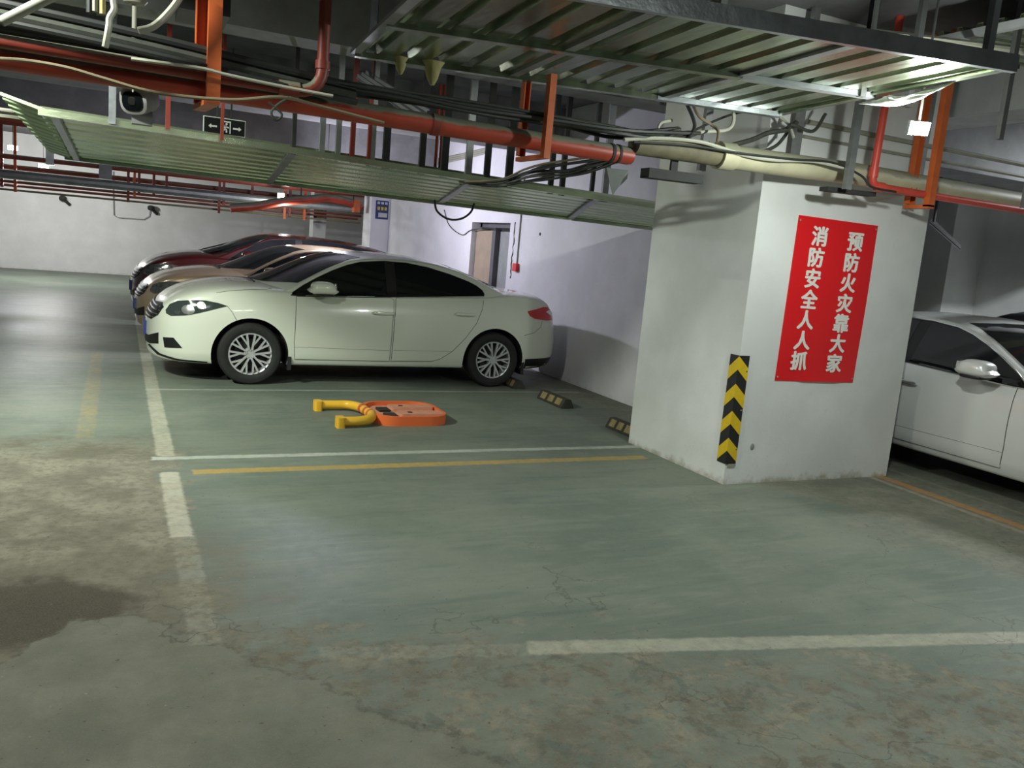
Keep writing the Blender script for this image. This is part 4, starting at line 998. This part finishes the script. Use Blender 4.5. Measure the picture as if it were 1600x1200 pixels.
o = MB().bar(at(78, 258, 16.5), Vector((at(78, 258, 16.5).x, 16.5, 3.4)), .12, .08).build('cable_riser', M['galv_bar'], smooth=0); tag(o, 'pale upright bracket under the left end of the long drip panel', 'bracket')

# ------------------------------------------------------------------ hanging channels between the ceiling and the long panel
CH = [(668, 128, 659, 266, .050, 'd'), (707, 126, 694, 272, .060, 'd'), (742, 134, 731, 286, .055, 'g'), (774, 138, 762, 266, .050, 'd'), (809, 146, 796, 275, .062, 'd'),
      (870, 158, 862, 282, .045, 'd'), (887, 160, 880, 285, .045, 'd'), (934, 172, 926, 295, .035, 'd'), (955, 165, 946, 300, .060, 'g'), (607, 195, 603, 257, .055, 'd'), (585, 190, 582, 253, .035, 'g'), (530, 200, 528, 245, .040, 'g'), (552, 190, 550, 249, .036, 'r'), (578, 195, 576, 252, .026, 'r'), (505, 190, 503, 240, .04, 'g'), (461, 195, 459, 235, .03, 'd')]
CH.sort(key=lambda c: c[0])
lab = {'d': M['dark_metal'], 'g': M['galv_dull'], 'r': M['red_dark']}
for i, (x0, y0, x1, y1, wd, kk) in enumerate(CH):
    a = at(x0, y0, 6.62); b = at(x1, y1, 6.62); xm = b.x
    zt = 3.4
    zb = 2.20-(xm+.5)*.026
    o = MB().channel((xm, 6.62, zb), (xm, 6.62, zt), wd, .03, .004, (0, -1, 0)).build('hanging_channel', lab[kk], smooth=0)
    tag(o, ORD[i]+' from the left in the row of upright channels holding the long drip panel', 'channel', 'upright channels above the long drip panel')
for i, (px, py0, py1) in enumerate(((679, 215, 271), (686, 215, 272))):
    b = at(px, py1, 6.9); o = MB().tube([(b.x, 6.9, 2.165), (b.x, 6.9, 2.9)], .013, 8).build('thin_riser', M['red_pipe']); tag(o, ('left' if i == 0 else 'right')+' one of the two thin red risers among the upright channels', 'pipe')
o = MB().channel((-.045, 6.56, 2.20), (-.045, 6.56, 3.4), .045, .03, .004, (0, -1, 0)).build('hanging_channel', M['galv_bar'], smooth=0); tag(o, 'bright galvanised channel holding the left end of the long drip panel', 'channel')
for x, y, zb, lbl in ((4.275, 4.62, 2.36, 'galvanised channel hanging at the left top of the pillar'), (4.475, 4.30, 2.19, 'galvanised channel hanging in front of the cream drain pipe above the poster'), (3.70, 4.9, 2.25, 'grey channel hanging just left of the pillar top'), (5.62, 4.7, 2.3, 'grey channel hanging right of the lamp'), (6.35, 4.3, 2.25, 'grey channel hanging near the right edge under the pale beam')):
    o = MB().channel((x, y, zb), (x+.015, y, 3.4), .055, .035, .004, (0, -1, 0)).build('hanging_channel', M['galv_dull'], smooth=0); tag(o, lbl, 'channel')
o = MB().bar((4.40, 4.45, 2.19), (4.86, 4.45, 2.20), .08, .03).build('support_bracket', M['dark_metal'], smooth=0); tag(o, 'dark bracket under the cream drain pipe above the poster', 'bracket')
o = MB().bar((3.0, 4.56, 2.140), (3.42, 4.56, 2.146), .10, .06).bar((3.2, 4.54, 2.14), (3.2, 4.54, 2.25), .05, .02).build('support_bracket', M['dark_metal'], smooth=0); tag(o, 'dark bracket under the pipe end left of the pillar', 'bracket')

# ------------------------------------------------------------------ cables
rnd = random.Random(11)
for k in range(16):
    y = rnd.uniform(4.36, 4.62); z = 2.325+rnd.uniform(0, .055); pts = []
    x = -1.6
    while x < 3.2:
        pts.append((x, y+rnd.uniform(-.025, .025), z+rnd.uniform(-.016, .012))); x += rnd.uniform(.35, .6)
    pts.append((3.25+rnd.uniform(-.1, .1), 4.5+rnd.uniform(-.03, .03), 2.41+rnd.uniform(-.01, .02)))
    o = MB().tube(cat(pts, 5), rnd.choice((.007, .009, .012, .014)), 6).build('cable', M['cable_black'] if k % 2 else M['cable_dusty'])
    tag(o, ('thin black' if k % 2 else 'dusty grey')+' cable in the bundle lying along the thick red pipe', 'cable', 'black cables along the red pipe' if k % 2 else 'dusty cables along the red pipe')
# heavy conduits at the upper left
for k, (y, z, r, m, lb) in enumerate(((4.34, 2.415, .020, 'cable_black', 'upper black conduit at the upper left above the red pipes'), (4.34, 2.372, .022, 'cable_dusty', 'dusty green conduit between the two black ones at the upper left'), (4.30, 2.335, .016, 'cable_black', 'lower black conduit at the upper left above the red pipes'))):
    o = MB().tube(cat([(-1.6, y, z+.05), (-.5, y, z+.015), (.1, y, z-.015), (.6, y+.02, z-.05), (1.1, y+.1, z-.07)], 6), r, 8).build('conduit', M[m]); tag(o, lb, 'conduit')
def cable(pts, r, m, label, n=7): 
    o = MB().tube(cat(pts, n), r, 7).build('cable', M[m]); tag(o, label, 'cable'); return o
cable([at(-60, 92, 4.1), at(0, 92, 4.15), at(50, 96, 4.2), at(105, 106, 4.2), at(160, 122, 4.2), at(230, 142, 4.2), at(300, 152, 4.2), at(370, 156, 4.2), at(440, 152, 4.2), at(500, 166, 4.3), at(600, 192, 4.3)], .008, 'cable_tan', 'tan cable sagging below the red pipes at the upper left')
cable([at(420, 160, 4.25), at(440, 178, 4.25), at(432, 188, 4.25), at(424, 176, 4.25), at(436, 162, 4.25), at(455, 152, 4.25)], .006, 'cable_dusty', 'small loop of cable hanging from the red pipe')
cable([at(205, 92, 4.25), at(310, 106, 4.25), at(355, 117, 4.25), at(440, 135, 4.3), at(520, 150, 4.3)], .008, 'cable_white', 'pale cable lying on top of the conduits at the upper left')
cable([at(679, 312, 7.2), at(683, 330, 7.2), at(700, 342, 7.3), at(720, 342, 7.35), at(735, 332, 7.3), at(741, 318, 7.3)], .010, 'cable_black', 'black cable looping under the long drip panel')
cable([atX(694, 328, 5.14), atX(702, 352, 5.14), atX(722, 367, 5.14), atX(738, 359, 5.14), atX(775, 357, 5.14)], .008, 'cable_dusty', 'grey cable looping on the wall left of the doorway')
# bundle sagging onto the panel
for k in range(8):
    z = rnd.uniform(-.03, .03); dy = rnd.uniform(-.05, .05)
    o = MB().tube(cat([at(718+k*5, 284+k*.9, 6.62), at(780, 280+k*2+dy*60, 6.2+dy), at(820, 266+k*2.8+z*100, 6.0+z), at(850, 256+k*3.6, 5.8+dy), at(885, 250+k*4.2+dy*80, 5.5), at(925, 246+k*3.2+z*60, 5.2+z), at(985, 240+k*.6, 4.9)], 6), .009, 6).build('cable', M['cable_black'] if k else M['cable_tan'])
    tag(o, 'cable in the dark bundle sagging from the red pipe to the panel' if k else 'tan cable on top of the dark bundle sagging to the panel', 'cable', 'sagging cable bundle' if k else None)
# cables by the pillar head
cable([at(975, 218, 4.42), at(1030, 216, 4.42), at(1090, 221, 4.41), at(1130, 232, 4.40), at(1165, 243, 4.40), at(1210, 250, 4.38), at(1270, 252, 4.38), at(1318, 262, 4.36)], .012, 'cable_white', 'white cable running along the top of the cream drain pipe')
cable([at(990, 222, 4.40), at(1080, 228, 4.40), at(1160, 240, 4.38), at(1240, 249, 4.36), at(1300, 254, 4.36), at(1345, 274, 4.34), at(1362, 292, 4.32), at(1400, 300, 4.30)], .008, 'cable_black', 'black cable running along the top of the cream drain pipe')
cable([at(1072, 160, 4.55), at(1083, 185, 4.5), at(1085, 200, 4.5), at(1075, 218, 4.45)], .012, 'cable_black', 'short black cable dropping left of the pillar head')
cable([at(1082, 162, 4.6), at(1093, 182, 4.55), at(1112, 195, 4.55), at(1122, 205, 4.5), at(1121, 222, 4.45)], .010, 'cable_tan', 'tan cable dropping in a bend at the pillar head')
cable([at(1145, 165, 4.6), at(1146, 190, 4.6), at(1135, 203, 4.6), at(1100, 206, 4.6), at(1060, 212, 4.6)], .012, 'cable_white', 'white hose bending left at the pillar head')
cable([at(1050, 188, 4.65), at(1033, 192, 4.65), at(1028, 205, 4.65), at(1034, 217, 4.65), at(1048, 217, 4.65)], .010, 'cable_white', 'curl of white hose left of the pillar head')
cable([at(1110, 235, 4.6), at(1170, 220, 4.6), at(1200, 208, 4.6), at(1232, 202, 4.55), at(1246, 190, 4.5)], .017, 'cable_dusty', 'grey hose rising to the right across the pillar head')
cable([at(1185, 240, 4.6), at(1212, 228, 4.6), at(1228, 210, 4.6), at(1236, 195, 4.5), at(1270, 205, 4.5), at(1290, 178, 4.5)], .012, 'cable_dusty', 'tangled grey hose on the pillar head beside the channel')
cable([at(1205, 172, 4.6), at(1222, 185, 4.6), at(1234, 197, 4.55), at(1240, 215, 4.5)], .010, 'cable_white', 'short pale hose crossing the tangle at the pillar head')
cable([at(1060, 215, 4.7), at(1140, 180, 4.7), at(1200, 170, 4.7)], .008, 'cable_black', 'thin dark wire slanting across the pillar head')
for k, (p0, p1, r) in enumerate(((at(1260, 190, 4.71), at(1420, 222, 4.71), .018), (at(1255, 213, 4.71), at(1440, 247, 4.71), .012))):
    o = MB().tube([p0, p1, p1+(p1-p0)*2.0], r, 8).build('conduit', M['white_pvc']); tag(o, ('upper' if k == 0 else 'lower')+' white conduit on the pillar head behind the lamp', 'conduit')
# white conduits running up the violet wall
for k in range(3):
    o = MB().tube(cat([atX(668, 252+k*3, 5.13), atX(715, 243+k*3, 5.13), atX(745, 236+k*3, 5.13), atX(760, 232+k*3, 5.13)], 4), .022, 8).build('conduit', M['white_pvc']); tag(o, ('top', 'middle', 'bottom')[k]+' of three white conduits on the wall above the long drip panel', 'conduit', 'white conduits on the wall')
cable([atX(612, 238, 5.12), atX(640, 233, 5.12), atX(655, 240, 5.12), atX(672, 250, 5.12)], .02, 'cable_black', 'black cable on the wall above the long drip panel')
# conduits at the upper left
t = empty('conduit', at(0, 35, 4.0)); tag(t, 'cream conduit with an open end in the upper left corner', 'conduit')
p0, p1 = at(2, 34, 4.0), at(110, -20, 4.0)
MB().tube([p0, p1], .020, 12).build('conduit_run', M['white_pvc'], t); MB().tube([p0-(p1-p0).normalized()*.004, p0+(p1-p0).normalized()*.012], .0175, 12).build('open_end', M['cable_tan'], t)
cable([at(178, -30, 4.1), at(177, 0, 4.1), at(178, 15, 4.1), at(171, 28, 4.1), at(170, 40, 4.1), at(167, 58, 4.1), at(164, 74, 4.1)], .014, 'cable_white', 'cream hose hanging down at the upper left')
for k, (px, py, m, lb) in enumerate(((140, 20, 'cable_black', 'short black hose stub'), (148, 18, 'white_pvc', 'short white hose stub'), (160, 22, 'foam', 'short yellow green hose stub'))):
    o = MB().tube([at(px+2, -30, 4.1), at(px, 0, 4.1), at(px, py, 4.1)], .013, 8).build('hose', M[m]); tag(o, lb+' hanging at the upper left edge', 'hose')
cable([at(292, -30, 4.2), at(278, 0, 4.2), at(258, 25, 4.2), at(238, 42, 4.2), at(216, 48, 4.2)], .016, 'white_pvc', 'white flexible hose curving to the ceiling bracket at the upper left')
o = MB().box((.27, 4.85, 2.66), (.52, 5.2, 2.95)).build('overhead_box', M['trim'], smooth=0); tag(o, 'black block standing in for the dark opening behind the orange pipe hanger at the upper left', 'box')  # black block put where there is only a dark opening
o = MB().bar((.27, 4.9, 2.95), (.27, 4.9, 3.4), .03, .03).bar((.36, 4.9, 2.95), (.36, 4.9, 3.4), .03, .03).build('box_hanger', M['galv_dull'], smooth=0); tag(o, 'pair of grey hanger legs above the black block', 'hanger')
o = MB().box((-.14, 6.16, 2.84), (-.02, 6.3, 2.90)).build('overhead_box', M['dark_metal'], smooth=0); tag(o, 'small dark box on the concrete at the upper left', 'box')
# conduits under the slab at the top right
for k, (a, b, r, m, lb) in enumerate(((at(1300, 45, 3.6), at(1585, 78, 3.6), .026, 'white_pvc', 'long white conduit above the near drip panel at the top right'), (at(1405, 35, 4.6), at(1560, 0, 4.0), .028, 'white_pvc', 'pale slanting conduit below the slab at the top right'))):
    o = MB().tube([a, b, b+(b-a)*.6], r, 10).build('conduit', M[m]); tag(o, lb, 'conduit')
for px, lb in ((1362, 'left'), (1438, 'middle'), (1592, 'right')):
    p = at(px, 40, 3.5); o = MB().bar((p.x, p.y, 2.57 if px < 1500 else 2.5), (p.x, p.y, 3.4), .04, .03).build('hanger_post', M['dark_metal'], smooth=0); tag(o, lb+' one of three dark hanger posts at the top right above the near drip panel', 'hanger')

# ------------------------------------------------------------------ CCTV camera, exit sign, lamps, signs
t = empty('security_camera', at(208, 160, 4.9)); tag(t, 'white security camera hanging under the red pipes at the upper left', 'security camera')
c0 = at(208, 158, 4.9)
d = Vector((-.45, -.85, -.25)).normalized()
sh = MB()
A = d.cross(Vector((0, 0, 1))).normalized(); B2 = A.cross(d).normalized()
def ringp(c, rx, rz, n=16, flat=.0): return [c+A*(rx*math.copysign(abs(math.cos(q))**.7, math.cos(q)))+B2*(rz*math.copysign(abs(math.sin(q))**.7, math.sin(q))) for q in [2*PI*k/n for k in range(n)]]
def rloft(mb, rings):
    n = len(rings[0]); v = [p for r in rings for p in r]
    mb.add(v, [(i*n+k, i*n+(k+1) % n, (i+1)*n+(k+1) % n, (i+1)*n+k) for i in range(len(rings)-1) for k in range(n)]+[tuple(range(n)), tuple(range((len(rings)-1)*n, len(rings)*n))])
rloft(sh, [ringp(c0+d*.005, .062, .058), ringp(c0+d*.0, .072, .068), ringp(c0-d*.10, .075, .07), ringp(c0-d*.17, .06, .055), ringp(c0-d*.20, .03, .03)])
sh.build('camera_shell', M['cam_white'], t)
fc = MB(); rloft(fc, [ringp(c0+d*.004, .056, .050), ringp(c0+d*.012, .054, .048)]); fc.build('camera_window', M['glass'], t)
ln = MB(); rloft(ln, [ringp(c0+d*.012, .022, .022), ringp(c0+d*.018, .018, .018)]); ln.build('camera_lens', M['trim'], t)
vs = MB(); rloft(vs, [ringp(c0+d*.05+B2*.072, .07, .006), ringp(c0-d*.14+B2*.074, .07, .006)]); vs.build('sun_shield', M['cam_white'], t)
MB().bar(c0-d*.10-Vector((0, 0, .06)), c0-d*.10-Vector((0, 0, .13)), .10, .08).build('camera_mount', M['box_grey'], t, smooth=20)
top = c0-d*.06
text_obj('P', 'mark', M['white_ink'], t, at(210, 139, 4.75), .045, .001, .001)
a, b = at(212, 8, 4.9), at(212, 76, 4.9); b.x = a.x = c0.x
MB().tube([(a.x, a.y, 3.4), (a.x, a.y, c0.z+.06)], .011, 10).build('pole', M['white_pvc'], t)
MB().lathe([(.012, .0), (.05, .006), (.062, .022), (.012, .03)], 20, 'z', tuple(a)).build('upper_plate', M['white_pvc'], t)
MB().blob((b.x+.008, b.y, b.z-.01), (.036, .036, .030), (1, 1)).build('lower_cup', M['cam_white'], t)

# emergency exit sign
ex0 = at(318, 180, 6.9); EXW, EXH = .305, .125
t = empty('exit_sign', (ex0.x, 6.9, ex0.z-EXH)); tag(t, 'black emergency exit sign with running figure and two arrows, hanging above the long panel', 'exit sign')
x0, zt, ye = ex0.x, ex0.z, 6.9
MB().box((x0, ye, zt-EXH), (x0+EXW, ye+.025, zt)).build('sign_frame', M['sign_white'], t, smooth=0)
MB().box((x0+.006, ye-.002, zt-EXH+.006), (x0+EXW-.006, ye+.004, zt-.006)).build('sign_face', M['sign_black'], t, smooth=0)
def mark(polys, nm):
    m_ = MB()
    for p in polys: m_.prism([(x0+a*EXW, zt-b*EXH) for a, b in p], ye-.004, ye-.001, 'y')
    m_.build(nm, M['sign_white'], t, smooth=0)
mark([[(.12, .55), (.18, .42), (.19, .50), (.32, .50), (.32, .60), (.19, .60), (.18, .68)]], 'arrow')
mark([[(.90, .55), (.84, .42), (.83, .50), (.70, .50), (.70, .60), (.83, .60), (.84, .68)]], 'arrow')
mark([[(.43, .16), (.645, .16), (.645, .88), (.62, .88), (.62, .24), (.43, .24)]], 'door_outline')
def limb(a, b, w):
    dx, dy = (b[0]-a[0])*EXW, (b[1]-a[1])*EXH; l = math.hypot(dx, dy); nx, ny = -dy/l*w/EXW*.5, dx/l*w/EXH*.5
    return [(a[0]+nx, a[1]+ny), (b[0]+nx, b[1]+ny), (b[0]-nx, b[1]-ny), (a[0]-nx, a[1]-ny)]
head = [(.545+.026*math.cos(q), .33+.064*math.sin(q)) for q in np.linspace(0, 2*PI, 12, endpoint=False)]
mark([head, limb((.53, .40), (.50, .62), .016), limb((.52, .44), (.46, .50), .009), limb((.46, .50), (.445, .60), .009), limb((.525, .44), (.57, .54), .009), limb((.57, .54), (.605, .52), .009), limb((.505, .60), (.55, .70), .011), limb((.55, .70), (.545, .84), .011), limb((.50, .60), (.47, .76), .011), limb((.47, .76), (.42, .78), .011)], 'running_figure')
MB().bar((x0+.20, ye+.012, zt), (x0+.20, ye+.012, 2.9), .012, .012).bar((x0+.10, ye+.012, zt), (x0+.10, ye+.012, 2.9), .012, .012).build('sign_rods', M['dark_metal'], t, smooth=0)

# floodlight by the pillar
def floodlight(c, tgt, wd, hg, m_on, label, mast=None, post=True):
    c, tgt = Vector(c), Vector(tgt); t = empty('floodlight', c); tag(t, label, 'lamp')
    d = (tgt-c).normalized(); A = d.cross(Vector((0, 0, 1))).normalized(); B = A.cross(d)
    def bx(u0, u1, v0, v1, w0, w1): 
        P = [c+A*a+B*b+d*e for e in (w0, w1) for a, b in ((u0, v0), (u1, v0), (u1, v1), (u0, v1))]
        return MB().add(P, [(0, 1, 2, 3), (7, 6, 5, 4), (0, 4, 5, 1), (1, 5, 6, 2), (2, 6, 7, 3), (3, 7, 4, 0)])
    bx(-wd/2-.012, wd/2+.012, -hg/2-.012, hg/2+.012, -.040, -.004).build('housing', M['box_grey'], t, smooth=0)
    bx(-wd/2, wd/2, -hg/2, hg/2, -.004, .001).build('lens', m_on, t, smooth=0)
    q = c-d*.03+B*(hg/2+.01)
    MB().bar(q, Vector((q.x, q.y, mast or 3.4)), .009, .009).build('bracket', M['dark_metal'], t, smooth=0)
floodlight(at(1437, 201, 3.3), (2.6, 0.8, 1.6), .082, .046, M['lamp_on'], 'lit white floodlight hanging under the near drip panel in front of the pillar')
floodlight((2.76, 12.52, 2.28), (4.6, 11.0, 1.2), .16, .08, M['lamp_far'], 'lit floodlight behind the long drip panel by the doorway')
floodlight(at(20, 231, 20), (-1, 12, 1.5), .17, .09, M['lamp_far'], 'lit cool lamp at the far left edge')
floodlight(at(68, 261, 20.2), (-1, 12, 1.5), .19, .12, M['lamp_warm'], 'lit warm lamp between the far pipes at the left')
floodlight(at(439, 307, 18), (2, 10, 1.5), .12, .12, M['lamp_on'], 'lit lamp under the long drip panel near the far columns')
pa, pb = at(1390, 149, 3.35), at(1494, 126, 2.95)
def sheet_pt(s, q):
    p = pa.lerp(pb, s)+Vector((.10*q, .30*q, 0)); p.z = min(p.z, 2.585)-.055*math.sin(PI*s)**.8*math.sin(PI*(.15+.7*q))-.006*math.sin(9*s+4*q); return p
o = corrugated(sheet_pt, 's', 3, .004, 14).build('plastic_sheet', M['foil'], smooth=60); tag(o, 'white plastic sheet bulging down above the lit floodlight', 'plastic sheet')
o = MB().box((-.35, 18.5, 2.26), (-.12, 18.8, 2.55)).build('overhead_box', M['box_grey'], smooth=0); tag(o, 'grey box between the far pipes under the long drip panel', 'box')
# back wall: two small cameras and a thin conduit loop
for px, py, lb in ((98, 310, 'left'), (236, 325, 'right')):
    p = at(px, py, 24.85); t = MB().blob(tuple(p), (.09, .14, .07), (.8, .8)).bar(p, p+Vector((.16, .1, -.15)), .07, .06).build('wall_camera', M['dark_metal']); tag(t, lb+' one of the two small dark fittings on the far wall', 'wall fitting')
pts = [at(177, 268, 24.95), at(177, 300, 24.95), at(178, 336, 24.95), at(184, 340, 24.95), at(225, 343, 24.95), at(233, 338, 24.95), at(235, 328, 24.95)]
o = MB().tube(pts, .012, 6).build('wall_conduit', M['box_grey']); tag(o, 'thin grey conduit looping down the far wall', 'conduit')
# signs on the far columns
def board(name, x0, x1, yv, z0, z1, label):
    t = empty(name, ((x0+x1)/2, yv, z0)); tag(t, label, 'sign'); W_, H_ = x1-x0, z1-z0
    MB().box((x0, yv-.02, z0), (x1, yv, z1)).build('board', M['blue'], t, smooth=0)
    a = MB()
    for k in range(3): a.box((x0+W_*(.10+.3*k), yv-.024, z0+H_*.80), (x0+W_*(.30+.3*k), yv-.019, z0+H_*.93))
    a.build('white_marks', M['sign_white'], t, smooth=0)
    a = MB()
    for k in range(3): a.box((x0+W_*(.12+.28*k), yv-.024, z0+H_*.48), (x0+W_*(.32+.28*k), yv-.019, z0+H_*.66))
    a.build('yellow_marks', M['sign_yellow'], t, smooth=0)
    MB().box((x0+W_*.22, yv-.024, z0+H_*.10), (x0+W_*.92, yv-.019, z0+H_*.34)).build('white_field', M['sign_white'], t, smooth=0)
board('column_sign', 4.135, 4.425, 20.0, 1.88, 2.27, 'blue sign with white and yellow marks on the far slim column')
board('column_sign', 4.85, 5.12, 17.3, 1.98, 2.36, 'blue sign with white and yellow marks on the pier at the wall end')
# red alarm box and its conduit by the doorway
t = empty('alarm_box', (5.15, 10.83, 1.29)); tag(t, 'small red alarm box on the wall right of the doorway', 'alarm box')
MB().box((5.10, 10.77, 1.29), (5.15, 10.89, 1.40)).build('box', M['alarm'], t, smooth=0)
MB().tube([(5.138, 10.83, 1.40), (5.138, 10.83, 2.6)], .010, 8).build('conduit', M['box_grey'], t)
o = MB().blob((5.143, 10.2, 1.83), (.006, .02, .02)).build('wall_plug', M['trim']); tag(o, 'small dark plug hole in the wall right of the alarm box', 'wall fitting')
# glove of torn cloth under the pipe left of the pillar
o = MB().add([tuple(at(948, 262, 4.58)), tuple(at(982, 266, 4.58)), tuple(at(957, 306, 4.75)), tuple(at(950, 275, 4.72)), tuple(at(980, 279, 4.72)), tuple(at(957, 303, 4.77))], [(0, 1, 2), (5, 4, 3), (0, 3, 4, 1), (1, 4, 5, 2), (2, 5, 3, 0)]).build('torn_sheet', M['box_grey'], smooth=0); tag(o, 'torn pale scrap hanging in a point left of the pillar top', 'scrap')

bpy.context.view_layer.update()
